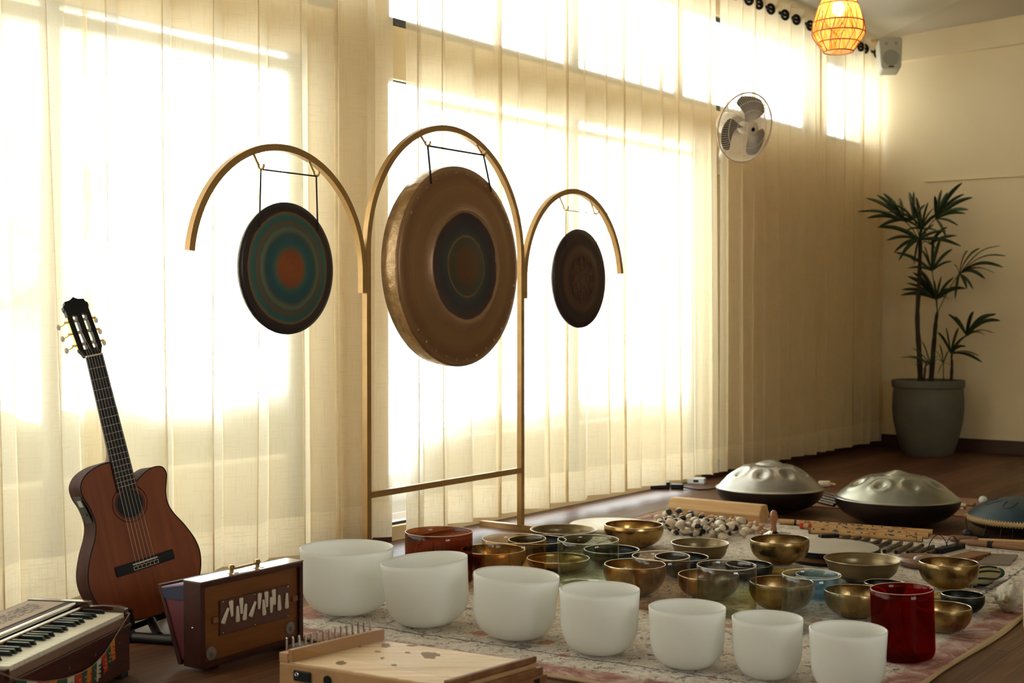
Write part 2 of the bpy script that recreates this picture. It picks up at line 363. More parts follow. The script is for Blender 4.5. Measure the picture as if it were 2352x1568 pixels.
# ------------------------------------------------------------------ the room
S0, S1, D0, D1 = -6.6, 4.82, -.14, 5.6   # along the curtains, away from them
ZT = 3.0
MB().add([W(S0-.2, D0-.2), W(S1+.2, D0-.2), W(S1+.2, D1+.2), W(S0-.2, D1+.2), W(S0-.2, D0-.2, -.1), W(S1+.2, D0-.2, -.1), W(S1+.2, D1+.2, -.1), W(S0-.2, D1+.2, -.1)],
         [(0, 1, 2, 3), (7, 6, 5, 4), (0, 4, 5, 1), (1, 5, 6, 2), (2, 6, 7, 3), (3, 7, 4, 0)]).build('floor', M['floor'])
struct(D.objects['floor'])
sA1 = s_at(708, D0); sB0 = s_at(893, D0); sB1 = s_at(1612, D0); sC0 = s_at(792, D0); sC1 = s_at(892, D0); sC2 = s_at(1866, D0); sC3 = s_at(1890, D0); sC4 = s_at(1996, D0)
ZH, ZH2, ZC0, ZC1, ZS = 1.99, 1.967, 2.19, 2.76, .06
op = [(-6.0, -4.6, ZS, ZH), (-4.45, sA1, ZS, ZH), (-6.0, sC0, ZC0, ZC1), (sB0, sB1, ZS, ZH2), (sC1, sC2, ZC0, ZC1), (sC3, sC4, ZC0, ZC1)]
# the wall is cut into cells; cells inside an opening stay empty
ss = sorted({S0-.2, S1+.2}|{a for o in op for a in o[:2]}); zz = sorted({-.1, ZT+.5}|{a for o in op for a in o[2:]})
mb = MB()
for i in range(len(ss)-1):
    run = None
    for j in range(len(zz)-1):
        cs, cz = (ss[i]+ss[i+1])/2, (zz[j]+zz[j+1])/2
        solid = not any(o[0] < cs < o[1] and o[2] < cz < o[3] for o in op)
        if solid and run is None: run = zz[j]
        if run is not None and (not solid or j == len(zz)-2):
            mb.wbox(ss[i], ss[i+1], D0-.09, D0, run, zz[j+1] if solid else zz[j]); run = None
struct(mb.build('wall_left', M['wall']))
rw = MB().wbox(S1, S1+.15, D0-.18, D1, -.1, ZT+.5).build('wall_right', M['wall']); struct(rw)
# shallow beam along the top of the right wall, its edges rising a little away from the corner
zb = lambda d: 2.795+.035*d; zt = lambda d: 2.965+.045*d
mb = MB(); q = [W(S1, D0, zb(D0)), W(S1-.05, D0, zb(D0)), W(S1-.05, D0, zt(D0)+.3), W(S1, D0, zt(D0)+.3)]
q2 = [W(S1, D1, zb(D1)), W(S1-.05, D1, zb(D1)), W(S1-.05, D1, zt(D1)+.3), W(S1, D1, zt(D1)+.3)]
mb.add(q+q2, [(0, 1, 2, 3), (7, 6, 5, 4), (0, 4, 5, 1), (1, 5, 6, 2), (2, 6, 7, 3), (3, 7, 4, 0)])
struct(mb.build('trim_1', M['wall']))
mb = MB(); FILL_WIN = (-3.7, -2.2, .9, 2.25)  # opening for an added fill window in the unseen back wall
mb.wbox(S0, FILL_WIN[0], D1, D1+.15, -.1, ZT+.8); mb.wbox(FILL_WIN[1], S1, D1, D1+.15, -.1, ZT+.8); mb.wbox(FILL_WIN[0], FILL_WIN[1], D1, D1+.15, -.1, FILL_WIN[2]); mb.wbox(FILL_WIN[0], FILL_WIN[1], D1, D1+.15, FILL_WIN[3], ZT+.8)
struct(mb.build('wall_back', M['wall']))
struct(MB().wbox(S0-.15, S0, D0, D1, -.1, ZT+.8).build('wall_front', M['wall']))
# hipped ceiling: the hip starts in the corner over the plant
zc = 2.965
hipd = .78; hips = .66
def cz(s, d):
    a = zc+.11*(d-D0); b = zc+.045*(d-D0)+.10*(S1-s)
    return min(a, b)
K = D1-D0; r_ = .065/.10
mb = MB(); c0 = W(S1, D0, zc); c1 = W(S1-K*r_, D1, zc+.11*K)
mb.add([c0, c1, W(S0, D1, zc+.11*K), W(S0, D0, zc), c0+Vector((0, 0, .1)), c1+Vector((0, 0, .1)), W(S0, D1, zc+.11*K+.1), W(S0, D0, zc+.1)],
       [(0, 1, 2, 3), (7, 6, 5, 4), (0, 4, 5, 1), (1, 5, 6, 2), (2, 6, 7, 3), (3, 7, 4, 0)])
struct(mb.build('ceiling', M['ceil']))
c2 = W(S1, D1, zc+.045*K)
struct(MB().add([c0, c2, c1, c0+Vector((0, 0, .1)), c2+Vector((0, 0, .1)), c1+Vector((0, 0, .1))],
        [(0, 1, 2), (5, 4, 3), (0, 3, 4, 1), (1, 4, 5, 2), (2, 5, 3, 0)]).build('ceiling_slope', M['ceil2']))
struct(MB().wbox(S1-.018, S1, D0, D1, 0, .10).build('baseboard_right', M['base'], bevel=.003))
mb = MB()
for a, b in ((S0, -6.0), (-4.6, -4.45), (sA1, sB0), (sB1, S1-.02)): mb.wbox(a, b, D0, D0+.018, 0, .10)
struct(mb.build('baseboard_left', M['base'], bevel=.003))
struct(MB().wbox(S1-.012, S1-.001, .3, D1, 1.925, 1.93).build('trim_2', M['wall']))
# windows: dark frame, pane
PANE = glass('window_glass', (.97, .99, .98), .5)
def window(n, a, b, z0, z1, mull, rail=None, fw=.045, dd_=None, off=0):
    mb = MB(); da, db = dd_ or (D0-.075, D0-.03)
    mb.wbox(a, b, da, db, z0, z0+(.012 if z0 < .5 else fw)); mb.wbox(a, b, da, db, z1-fw*(.6 if not rail else .12), z1); mb.wbox(a, a+(fw if not off else .012), da, db, z0, z1); mb.wbox(b-fw, b, da, db, z0, z1)
    for x in mull: mb.wbox(x-fw/2, x+fw/2, da, db, z0, z1)
    if rail: mb.wbox(a+off, b, da, db, rail[0], rail[1])
    o = struct(mb.build('window_%d' % n, M['frame'], bevel=.002))
    MB().wbox(a+fw, b-fw, (da+db)/2-.003, (da+db)/2+.003, z0+fw, z1-fw*.6).build('pane', PANE, o)
window(1, -4.45, sA1, ZS, ZH, (s_at(140, D0), ), (1.912, 1.962))
window(2, sB0, sB1, ZS, ZH2, (s_at(1335, D0),), (1.888, 1.922), off=.30)
window(3, -6.0, sC0, ZC0, ZC1, (-4.5, -3.4))
window(4, sC1, sC2, ZC0, ZC1, (s_at(1335, D0), s_at(1640, D0)-.35))
window(5, sC3, sC4, ZC0, ZC1, ())
window(6, -6.0, -4.6, ZS, ZH, (), (1.915, 1.965))
window(7, FILL_WIN[0], FILL_WIN[1], FILL_WIN[2], FILL_WIN[3], ((FILL_WIN[0]+FILL_WIN[1])/2,), dd_=(D1+.05, D1+.10))  # added behind the camera to let in fill daylight, never in view
# outside: terrace; low wall, planting and tree added to vary the curtains' brightness
struct(MB().wbox(-14, 16, -1.9, D0-.09, -.12, -.02).build('ground_terrace', M['patio']))

def blob_row(name, s0, s1, d, z0, z1, m, n=60, r0=.16):
    mb = MB(); rr = random.Random(3)
    for i in range(n):
        s = s0+(s1-s0)*rr.random(); z = z0+(z1-z0)*rr.random()**.7; r = r0*(1+.9*rr.random())
        mb.sphere(W(s, d+.2*(rr.random()-.5), z), r, 10, 7, (1, 1, .9+.5*rr.random()))
    return mb.build(name, m, smooth=True)
sT0, sT1 = s_at(-350, -5.0), s_at(150, -5.0)
mb = MB(); rr = random.Random(6)
for i in range(70):
    z = rr.uniform(.4, 4.2); s_ = rr.uniform(sT0, sT1); r_ = rr.uniform(.16, .42)
    mb.sphere(W(s_, -5+rr.uniform(-.6, .6), z), r_, 10, 7, (1, 1, .8))
tr_ = empty('added_tree', W((sT0+sT1)/2, -5, -.1), 'pale hazy tree added outside at the far left to dim the curtain', 'tree')  # tree added so the far-left curtain glows less
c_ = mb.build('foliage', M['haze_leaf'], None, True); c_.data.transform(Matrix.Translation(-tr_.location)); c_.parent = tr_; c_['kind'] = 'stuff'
MB().tube([(0, 0, 0), (.05, 0, 1.2), (-.05, .05, 2.6)], [.10, .08, .05], 10).build('trunk', M['stem'], tr_, True)
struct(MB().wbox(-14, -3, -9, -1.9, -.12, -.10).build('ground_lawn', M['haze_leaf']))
gL, gR = s_at(872, -.95), s_at(975, -.95)
tag(MB().wbox(-6.5, gL, -1.05, -.90, -.02, .30).build('added_low_wall', M['render'], bevel=.01), 'low wall added outside to dim the foot of the left curtains', 'wall')  # low walls added to block light from the lower curtains
tag(MB().wbox(gR, 8, -1.05, -.90, -.02, .30).build('added_low_wall', M['render'], bevel=.01), 'low wall added outside to dim the foot of the right curtains', 'wall')
tag(blob_row('hedge', -6.5, s_at(862, -1.35)-.2, -1.35, .12, .40, M['hedge'], 260, .09), 'low green hedge added outside to dim the lower left curtain', 'hedge', kind='stuff')  # planting added to give the lower left curtain an uneven dark edge
tag(blob_row('added_shrubs', s_at(1000, -1.35)+.2, 8, -1.35, .06, .22, M['dryhedge'], 260, .08), 'low pale shrubs added outside to dim the foot of the middle curtain', 'shrubs', kind='stuff')  # added to soften the dim band low on the middle curtain

# ------------------------------------------------------------------ curtains
def curtain(s0, s1, per, amp, label, zb0=.055, ztop=2.93, grom=False, seed=1, drift=0.0, dc=0.0):
    rr = random.Random(seed); n = max(2, int(round((s1-s0)/per))); per = (s1-s0)/n
    path = []; wj = [rr.uniform(-.22, .22)*per for _ in range(n+1)]; wj[0] = wj[-1] = 0
    aj = [amp*rr.uniform(.75, 1.2) for _ in range(n)]
    seg = 20
    for i in range(n):
        a, b = s0+i*per+wj[i], s0+(i+1)*per+wj[i+1]
        for k in range(seg):
            t = k/seg; ang = 2*PI*t
            s = a+(b-a)*t+.10*per*math.sin(ang*2)*1.0
            path.append((s, aj[i]*math.sin(ang), i+t))
    path.append((s1, 0, n))
    nz = 14; vs = []; uvs = []; L = 0; prev = None
    for (s, d, t) in path:
        if prev: L += math.hypot(s-prev[0], d-prev[1])
        prev = (s, d)
        for j in range(nz+1):
            v = j/nz; z = zb0+(ztop-zb0)*v
            sw = 1+.25*math.sin(t*2.1+seed)*(1-v)
            ds = drift*(1-v)*((s-s0)/(s1-s0)-.0)+.012*math.sin(t*1.7+v*3)*(1-v)
            vs.append(W(s+ds, dc+d*sw, z+.004*math.sin(t*3.3)*(1-v))); uvs.append((L+seed*3.7, z-zb0))
    fs = []; m = len(path)
    for i in range(m-1):
        for j in range(nz): fs.append((i*(nz+1)+j, (i+1)*(nz+1)+j, (i+1)*(nz+1)+j+1, i*(nz+1)+j+1))
    me = D.meshes.new('curtain'); me.from_pydata([tuple(v) for v in vs], [], fs); ul = me.uv_layers.new(name='UVMap')
    for p in me.polygons:
        p.use_smooth = True
        for li in p.loop_indices: ul.data[li].uv = uvs[me.loops[li].vertex_index]
    me.materials.append(M['curtain']); o = D.objects.new('curtain', me); C.objects.link(o)
    tag(o, label, 'curtain', 'sheer linen curtains along the window wall')
    if grom:
        for i in range(n*2):
            t = i*.5+.02; k = int(t*seg)
            if k+1 >= len(path): continue
            s, d, _ = path[k]; s2, d2, _ = path[k+1]; tg = (U*(s2-s)+N*(d2-d)).normalized(); nn = Vector((-tg.y, tg.x, 0))
            if i % 2: continue
            MB().torus(W(s, dc+d, ztop-.075), .026, .0105, 20, 8, nn).build('grommet', M['black'], o, True)
    return o
curtain(-6.4, s_at(187, 0), .22, .040, 'sheer cream curtain at far left behind the keyboard and guitar head', seed=2, drift=.09)
curtain(s_at(190, 0), s_at(906, 0)-.01, .215, .042, 'wide sheer curtain behind the guitar and the leftmost gong', seed=5)
curtain(s_at(932, 0), s_at(1641, 0), .175, .038, 'bright sheer curtain behind the two right gongs', seed=9, drift=.05)
curtain(s_at(1652, 0), s_at(1880, 0), .165, .030, 'beige sheer curtain behind the wall fan', grom=True, seed=12, drift=.03)
curtain(s_at(1885, 0), s_at(2026, 0), .165, .022, 'narrow sheer curtain in the corner beside the potted palm', grom=True, seed=15)
rod = MB().tube([W(-6.4, 0, 2.855), W(4.6, 0, 2.855)], .010, 10); o = rod.build('curtain_rod', M['black'], smooth=True)
tag(o, 'thin black rod the curtains hang from', 'curtain rod')
for s in (-6.2, -3.2, -.2, 2.0, 4.55): MB().wbox(s-.008, s+.008, D0+.001, .0, 2.845, 2.865).build('bracket', M['black'], o)

# ------------------------------------------------------------------ rug
rc = [(-1.95, .80), (-1.95, 2.45), (.72, 2.45), (.72, .62)]
def rugpt(px, py): 
    p = fl(px, py)-P0; return (p.dot(U), p.dot(N))
e1 = rugpt(2346, 1424); e2 = rugpt(2138, 1568); n1 = rugpt(1247, 1558); f1 = rugpt(2300, 1256); f0 = rugpt(1484, 1184); l1 = rugpt(700, 1412)
dR = (e1[1]+e2[1])/2; sN = n1[0]; sF = (f1[0]+f0[0])/2; dL = min(l1[1]-.03, f0[1]+.05)
print('RUG', e1, e2, n1, f1, f0, l1)
def isec(a, b, c, d):
    x1, y1, x2, y2, x3, y3, x4, y4 = a.x, a.y, b.x, b.y, c.x, c.y, d.x, d.y
    dn = (x1-x2)*(y3-y4)-(y1-y2)*(x3-x4); A_ = x1*y2-y1*x2; B_ = x3*y4-y3*x4
    return Vector(((A_*(x3-x4)-(x1-x2)*B_)/dn, (A_*(y3-y4)-(y1-y2)*B_)/dn, 0))
_na, _nb = fl(1247, 1556), fl(700, 1471); _ra, _rb = fl(2346, 1424), fl(2138, 1568); _fa, _fb = fl(1700, 1187), fl(2250, 1244); _la = fl(1484, 1184); _lb = fl(693, 1400)
NR_, FR_, FL_, NL_ = isec(_na, _nb, _ra, _rb), isec(_fa, _fb, _ra, _rb), isec(_fa, _fb, _la, _lb), isec(_na, _nb, _la, _lb)
print('RUGQ', NL_, NR_, FR_, FL_)
sN, sF, dL, dR = 0, (FR_-NR_).length, 0, (NR_-NL_).length
def Wq(s, d, z=0):
    u, v = s/sF, d/dR; return (NL_*(1-v)+NR_*v)*(1-u)+(FL_*(1-v)+FR_*v)*u+Vector((0, 0, z))
def rug():
    nx, ny = 120, 100; vs = []; uv = []; th = .008
    for i in range(nx+1):
        for j in range(ny+1):
            s = sN+(sF-sN)*i/nx; d = dL+(dR-dL)*j/ny
            wv = .003*math.sin(s*9+d*3)*math.sin(d*7); edge = .008*math.sin(s*6.3+1)*(j == ny)+.006*math.sin(d*7)*(i == 0)
            vs.append(Wq(s+(edge if i == 0 else 0), d+(edge if j == ny else 0), th)); uv.append((s, d))
    fs = [(i*(ny+1)+j, (i+1)*(ny+1)+j, (i+1)*(ny+1)+j+1, i*(ny+1)+j+1) for i in range(nx) for j in range(ny)]
    top = len(vs)
    ring = [i*(ny+1) for i in range(nx+1)]+[nx*(ny+1)+j for j in range(1, ny+1)]+[i*(ny+1)+ny for i in range(nx-1, -1, -1)]+[j for j in range(ny-1, 0, -1)]
    for r in ring: vs.append(Vector((vs[r].x, vs[r].y, .001))); uv.append(uv[r])
    for a in range(len(ring)):
        b = (a+1) % len(ring); fs.append((ring[a], ring[b], top+b, top+a))
    me = D.meshes.new('rug'); me.from_pydata([tuple(v) for v in vs], [], fs); ul = me.uv_layers.new()
    for p in me.polygons:
        for li in p.loop_indices: ul.data[li].uv = uv[me.loops[li].vertex_index]
    me.materials.append(rug_mat(sN, sF, dL, dR)); o = D.objects.new('rug', me); C.objects.link(o)
    tag(o, 'faded cream persian rug with a red border under the bowls', 'rug')
    mb = MB(); z = .009
    pts = [Wq(sN+(sF-sN)*i/60, dR+.008*math.sin((sN+(sF-sN)*i/60)*6.3+1), z-.003) for i in range(61)]
    mb.tube(pts, .0055, 6)
    mb.tube([Wq(sN+.006*math.sin((dL+(dR-dL)*i/50)*7), dL+(dR-dL)*i/50, z-.003) for i in range(51)], .0055, 6)
    mb.tube([Wq(sF, dL+(dR-dL)*i/10, z-.003) for i in range(11)], .005, 6)
    mb.tube([Wq(sN+(sF-sN)*i/10, dL, z-.003) for i in range(11)], .005, 6)
    mb.build('binding', mat('cream_binding', (.42, .30, .17), .9), o, True)['label'] = 'cream stitched edge binding'
rug()
RZ = .0085   # top of the rug

# ------------------------------------------------------------------ gong stand and gongs
pl = at(843, 1135, 1); pR = fl(1196, 1217)
cbz = at(1197, 1079, pR.y).z
r = ray(843, 1137); t = (cbz-CH)/r.z; pL = Vector((r.x*t, t, 0))
G = (pR-pL); SPAN = G.length; G.normalize(); GN = Vector((G.y, -G.x, 0))   # faces the room
print('STAND', pL, pR, SPAN, cbz)
ang = math.atan2(G.y, G.x)
st = empty('gong_stand', pL, 'golden three-arched metal gong stand in front of the curtains', 'gong stand', rot=(0, 0, ang))
T = .024
# local: x along the stand, -y towards the room, z up
def sq(path, name, up=(0, 1, 0), closed=False):
    return MB().tube(path, T*.707, 4, closed, up=up).build(name, M['brass_paint'], st, True, sharp=30)
def arch(cx, r, spring, z_in0, z_in1, a0, a1):
    p = []
    if z_in0 is not None: p.append((cx-r, 0, z_in0))
    for i in range(49):
        a = PI-a0-(PI-a0-a1)*i/48; p.append((cx+r*math.cos(a), 0, spring+r*math.sin(a)))
    if z_in1 is not None: p.append((cx+r, 0, z_in1))
    return p
rM = SPAN/2
class Rot45: pass
def sqtube(path, name):
    # square section with faces square to the plane of the stand
    mb = MB(); n = len(path); vs = []
    for i, p in enumerate(path):
        a = Vector(path[max(0, i-1)]); b = Vector(path[min(n-1, i+1)]); t = (b-a).normalized()
        yy = Vector((0, 1, 0)) if abs(t.y) < .9 else Vector((0, 0, 1)); nn = t.cross(yy).normalized()
        for u, v in ((-1, -1), (1, -1), (1, 1), (-1, 1)): vs.append(Vector(p)+nn*(u*T/2)+yy*(v*T/2))
    fs = [(i*4+k, i*4+(k+1) % 4, (i+1)*4+(k+1) % 4, (i+1)*4+k) for i in range(n-1) for k in range(4)]+[(3, 2, 1, 0), tuple((n-1)*4+k for k in range(4))]
    return mb.add(vs, fs).build(name, M['brass_paint'], st, True, sharp=30)
sqtube(arch(rM, rM, 1.21, .012, .012, 0, 0), 'frame')
rS = .43
sqtube(arch(-rS-T, rS, 1.122, None, 1.045, math.asin(.05/rS), 0), 'side_arch')
sqtube(arch(SPAN+rS+T, rS, 1.118, 1.037, None, 0, math.asin(.053/rS)), 'side_arch')
sqtube([(0, 0, cbz), (SPAN, 0, cbz)], 'crossbar')
for x, in ((0,), (SPAN,)): sqtube([(x, -.26, .0125), (x, .22, .0125)], 'foot')
def hook(x, top, zb):
    L = top-zb; pts = [(x, 0, top), (x+.002, -.012, top-L*.45), (x+.004, -.02, top-L*.75)]
    for i in range(9):
        a = -PI*.15+PI*1.25*i/8; pts.append((x+.004+.0*i, -.020-.013+.013*math.cos(a), zb+.012-.013*math.sin(a)))
    MB().tube(pts, .0045, 6).build('hook', M['hook'], st, True)
def archz(cx, r, spring, x): return spring+math.sqrt(max(0, r*r-(x-cx)**2))
GZ = {'l': (pL-G*(rS+T), rS, 1.122), 'm': (pL+G*rM, rM, 1.21), 'r': (pL+G*(SPAN+rS+T), rS, 1.118)}

def disc_profile(R, rim, bulge):
    """front face profile (radius, depth towards room)"""
    return bulge
def gong(key, R, zcen, rimd, hx, hz, hole, name, label, m, prof, rimmat, lat=0.0, yaw=0):
    c, ar, sp = GZ[key]; base = Vector((c.x, c.y, 0))
    o = empty(name, base+G*lat+GN*.03+Vector((0, 0, zcen)), label, 'gong', 'gongs hanging from the golden stand', rot=(0, 0, ang+yaw))
    mb = MB(); seg = 96; vs = []; fs = []
    rings = prof
    for rr_, y in rings:
        for k in range(seg):
            a = 2*PI*k/seg; vs.append((rr_*R*math.cos(a), -y, rr_*R*math.sin(a)))
    n = len(rings)
    for i in range(n-1):
        for k in range(seg): fs.append((i*seg+k, i*seg+(k+1) % seg, (i+1)*seg+(k+1) % seg, (i+1)*seg+k))
    fs.append(tuple(range(seg)))
    mb.add(vs, fs); disc = mb.build('disc', m, o, True, sharp=60)
    sd = disc.modifiers.new('thickness', 'SOLIDIFY'); sd.thickness = .002
    # deep turned-back rim
    mb = MB(); rp = [(1.0, prof[-1][1]), (1.004, prof[-1][1]-.006), (1.0, prof[-1][1]-rimd*.5), (.985, prof[-1][1]-rimd)]
    vs = []; fs = []
    for i, (rr_, y) in enumerate(rp):
        for k in range(seg*2):
            a = PI*k/seg; wob = 1+(.004*math.sin(k*1.9)*math.sin(k*.7) if i in (2,) else 0)
            vs.append((rr_*R*wob*math.cos(a), -y, rr_*R*wob*math.sin(a)))
    s2 = seg*2
    for i in range(len(rp)-1):
        for k in range(s2): fs.append((i*s2+k, i*s2+(k+1) % s2, (i+1)*s2+(k+1) % s2, (i+1)*s2+k))
    mb.add(vs, fs); rimo = mb.build('rim', rimmat, o, True, sharp=80); sd = rimo.modifiers.new('thickness', 'SOLIDIFY'); sd.thickness = .0025
    # cord: from holes in the face up to the two hooks and across
    hh = hz-zcen; a = hole[1]; hp = [Vector((-hole[0], -.006-prof[-1][1]*.0-.018*(R > .3), a)), Vector((hole[0], -.006-.018*(R > .3), a))]
    kp = [Vector((-hx-lat, -.006, hh)), Vector((hx-lat, -.006, hh))]
    mb = MB(); cr = .0042 if R > .3 else .0030
    if key == 'r': cr = .0018
    for i in (0, 1): mb.tube([hp[i]-Vector((0, -.01, .0)), hp[i], kp[i]], cr, 6)
    mb.tube([kp[0], kp[1]], cr, 6); mb.build('cord', M['black_cord'], o, True)
    # hooks belong to the stand
    lx = (Vector((c.x, c.y, 0))-Vector((pL.x, pL.y, 0))).dot(G)
    for sx in (-1, 1): hook(lx+sx*hx, archz(0, ar, sp, sx*hx)-T/2, hz+.002)
    return o
bronze = mat('gong_rim_bronze', (.40, .27, .15), .35, .9, var=(.22, .14, .075), vscale=30, bmp=.5)
darkrim = mat('gong_dark_rim', (.06, .045, .035), .4, .8, var=(.03, .025, .022), vscale=25, bmp=.4)
mg_l = gong_mat('blue_green_gong', [(0, (0.375, 0.106, 0.037)), (.26, (0.312, 0.094, 0.037)), (.33, (0.062, 0.138, 0.125)), (.42, (0.019, 0.112, 0.163)), (.52, (0.037, 0.094, 0.106)), (.60, (0.163, 0.188, 0.138)),
    (.655, (0.062, 0.125, 0.119)), (.70, (0.200, 0.100, 0.050)), (.715, (0.062, 0.125, 0.119)), (.80, (0.037, 0.150, 0.163)), (.845, (0.250, 0.138, 0.069)), (.86, (0.044, 0.037, 0.040)), (1.0, (0.027, 0.025, 0.030))], .36, .232, .8)
mg_m = gong_mat('bronze_gong', [(0, (0.134, 0.071, 0.036)), (.14, (0.149, 0.071, 0.036)), (.22, (0.082, 0.077, 0.055)), (.285, (0.074, 0.077, 0.061)), (.295, (0.356, 0.192, 0.073)), (.315, (0.052, 0.071, 0.075)), (.40, (0.033, 0.041, 0.061)),
    (.52, (0.059, 0.038, 0.043)), (.535, (.46, .27, .15)), (.575, (.34, .19, .105)), (.66, (0.297, 0.160, 0.079)), (.80, (0.312, 0.167, 0.079)), (.90, (0.252, 0.128, 0.067)), (1.0, (0.356, 0.192, 0.097))], .40, .412, .5)
mg_r = gong_mat('dark_brown_gong', [(0, (0.079, 0.042, 0.034)), (.3, (0.100, 0.052, 0.039)), (.45, (0.064, 0.034, 0.031)), (.60, (0.122, 0.072, 0.046)), (.66, (0.100, 0.058, 0.039)), (.70, (0.043, 0.026, 0.029)), (1.0, (0.046, 0.029, 0.034))], .42, .232, 1.2)
RL = .2325
gong('l', RL, 1.125, .018, .138, 1.462, (.145, .140), 'gong', 'blue-green gong with rust centre, leftmost of the three hanging gongs', mg_l,
     [(.001, .016), (.15, .016), (.28, .013), (.34, .010), (.45, .012), (.60, .010), (.72, .006), (.80, .004), (.86, .001), (.93, .004), (1, .0)], darkrim)
gong('m', .412, 1.162, .085, .190, 1.640, (.205, .325), 'gong', 'largest gong, bronze with a dark central ring, hanging under the middle arch', mg_m,
     [(.001, .052), (.27, .050), (.30, .046), (.36, .048), (.53, .044), (.56, .050), (.60, .036), (.66, .030), (.75, .031), (.84, .026), (.88, .020), (.94, .023), (1, .016)], bronze, lat=.015)
gong('r', RL, 1.136, .016, .135, 1.450, (.140, .140), 'gong', 'small dark brown gong, rightmost of the three hanging gongs', mg_r,
     [(.001, .014), (.3, .012), (.45, .010), (.6, .010), (.68, .004), (.86, .002), (1, .0)], darkrim)
# raised floral lines on the right gong
o = [x for x in D.objects if x.name.startswith('gong') and x.get('label', '').startswith('small dark')][0]
mb = MB()
for k in range(8):
    a = 2*PI*k/8
    for rr_ in (.05, .085):
        mb.torus((rr_*math.cos(a), -.0135 if rr_ < .06 else -.0125, rr_*math.sin(a)), .022, .0016, 20, 6, (0, 1, 0))
mb.torus((0, -.014, 0), .03, .0018, 30, 6, (0, 1, 0))
mb.build('flower_engraving', mat('engraving', (.13, .08, .055), .4, .8), o, True)
mb = MB()
for k in range(34):
    if 3 <= k <= 14 or k > 20:
        a = 2*PI*k/34; mb.sphere((.385*math.cos(a), -.022, .385*math.sin(a)), .0075, 8, 6, (1, .5, 1))
mid = [x for x in D.objects if x.get('label', '').startswith('largest gong')][0]
mb.build('hammer_marks', bronze, mid, True)
# ------------------------------------------------------------------ bowls
def solve(xl, xr, cy, base=None, k=None, z0=RZ):
    """centre on the floor, radius and height of a round bowl"""
    cx = (xl+xr)/2; Wp = xr-xl
    if base is not None:
        p = fl(cx, base, z0); Y = p.y; R = Wp/2/FPX*Y; top = at(cx, cy, Y).z
        return Vector((p.x, p.y, z0)), R, top-z0
    lo, hi = 1.5, 9
    for _ in range(50):
        Y = (lo+hi)/2; H = Wp/FPX*Y*k; z = at(cx, cy, Y).z
        # at the right depth the rim height equals z0+H; nearer depths put the ray higher
        if z > z0+H: lo = Y
        else: hi = Y
    R = Wp/2/FPX*Y; q = at(cx, cy, Y)
    return Vector((q.x, q.y, z0)), R, z-z0
def prof(R, H, n, hb, flare=0, inward=0, base=.3, th=.004, steps=18):
    out = []; 
    for i in range(steps+1):
        a = PI/2*i/steps; rr = R*(1-flare)*math.sin(a)**(2/n); z = H*hb*(1-max(0, math.cos(a))**(2/n)); out.append((rr, z))
    for i in range(1, 7):
        t = i/6; out.append((R*(1-flare)+R*flare*t-R*inward*math.sin(t*PI/2)*t, H*hb+H*(1-hb)*t))
    outer = [(r, z) for r, z in out if r >= base*R]
    outer = [(0, 0), (base*R, 0)]+[(r, max(z, .0005)) for r, z in outer]
    inner = [(max(r-th, 0), z+(th if i < len(outer)-1 else 0)) for i, (r, z) in enumerate(outer)]
    inner = [(r, min(z, H)) for r, z in inner]
    inner[0] = (0, th)
    return outer+[(outer[-1][0]-th*.5, H+th*.35)]+inner[::-1], outer[-1][0]
placed = []
def bowl(kind, xl, xr, cy, label, base=None, k=None, z0=RZ, tilt=0, glassm=None, n=None, tiltx=0, push=0):
    p, R, H = solve(xl, xr, cy, base, k, z0)
    rims = True
    if kind == 'white':
        pr, rt = prof(R, H, 2.9, .62, .035, 0, .30, .005); m = M['frost']; nm = 'crystal_singing_bowl'; gr = 'white frosted crystal bowls'; cat = 'singing bowl'
    elif kind == 'brass':
        pr, rt = prof(R, H, 2.35, .86, -.0, .015, .40, .0035); m = M['brass']; nm = 'brass_singing_bowl'; gr = 'metal singing bowls on the rug'; cat = 'singing bowl'
    elif kind == 'polished':
        pr, rt = prof(R, H, 2.35, .86, -.0, .02, .40, .0035); m = M['brass2']; nm = 'brass_singing_bowl'; gr = 'metal singing bowls on the rug'; cat = 'singing bowl'
    elif kind == 'olive':
        pr, rt = prof(R, H, 2.0, .7, .10, 0, .42, .0035); m = M['olive']; nm = 'bronze_singing_bowl'; gr = 'metal singing bowls on the rug'; cat = 'singing bowl'
    elif kind == 'dark':
        pr, rt = prof(R, H, 2.3, .85, 0, .02, .4, .0035); m = M['darkbowl']; nm = 'dark_singing_bowl'; gr = 'metal singing bowls on the rug'; cat = 'singing bowl'
    else:
        pr, rt = prof(R, H, 5.5, .28, .0, 0, .35, .003); m = glassm; nm = 'glass_singing_bowl'; gr = 'clear and tinted crystal bowls'; cat = 'singing bowl'
    o = MB().lathe(pr, 80).build(nm, m, None, True, loc=p, sharp=70)
    if tilt or tiltx:
        o.rotation_euler = (math.radians(tiltx), math.radians(tilt), 0); o.location.z += abs(math.sin(math.radians(abs(tilt)+abs(tiltx))))*R*.30
    tag(o, label, cat, gr)
    if kind != 'white':
        rm = M['rim'] if kind != 'glass' else M['edge_glint']
        rr_ = .0013 if kind == 'glass' else .0017
        MB().torus((0, 0, H), rt-(.0015 if kind == 'glass' else .0018), rr_, 80, 6).build('rim', rm, o, True)
    placed.append((o, R)); return o, p, R, H
mg, ntg, outg = newmat('painted_edge_glint'); pg = nd(ntg, 'BsdfPrincipled', Roughness=.2); pg.inputs['Base Color'].default_value = (.85, .80, .72, 1); pg.inputs['Specular IOR Level'].default_value = .9  # light caught on the glass rims, put into a whiter colour
trg = nd(ntg, 'BsdfTranslucent'); trg.inputs[0].default_value = (.95, .92, .86, 1); msg = nd(ntg, 'MixShader'); msg.inputs[0].default_value = .5
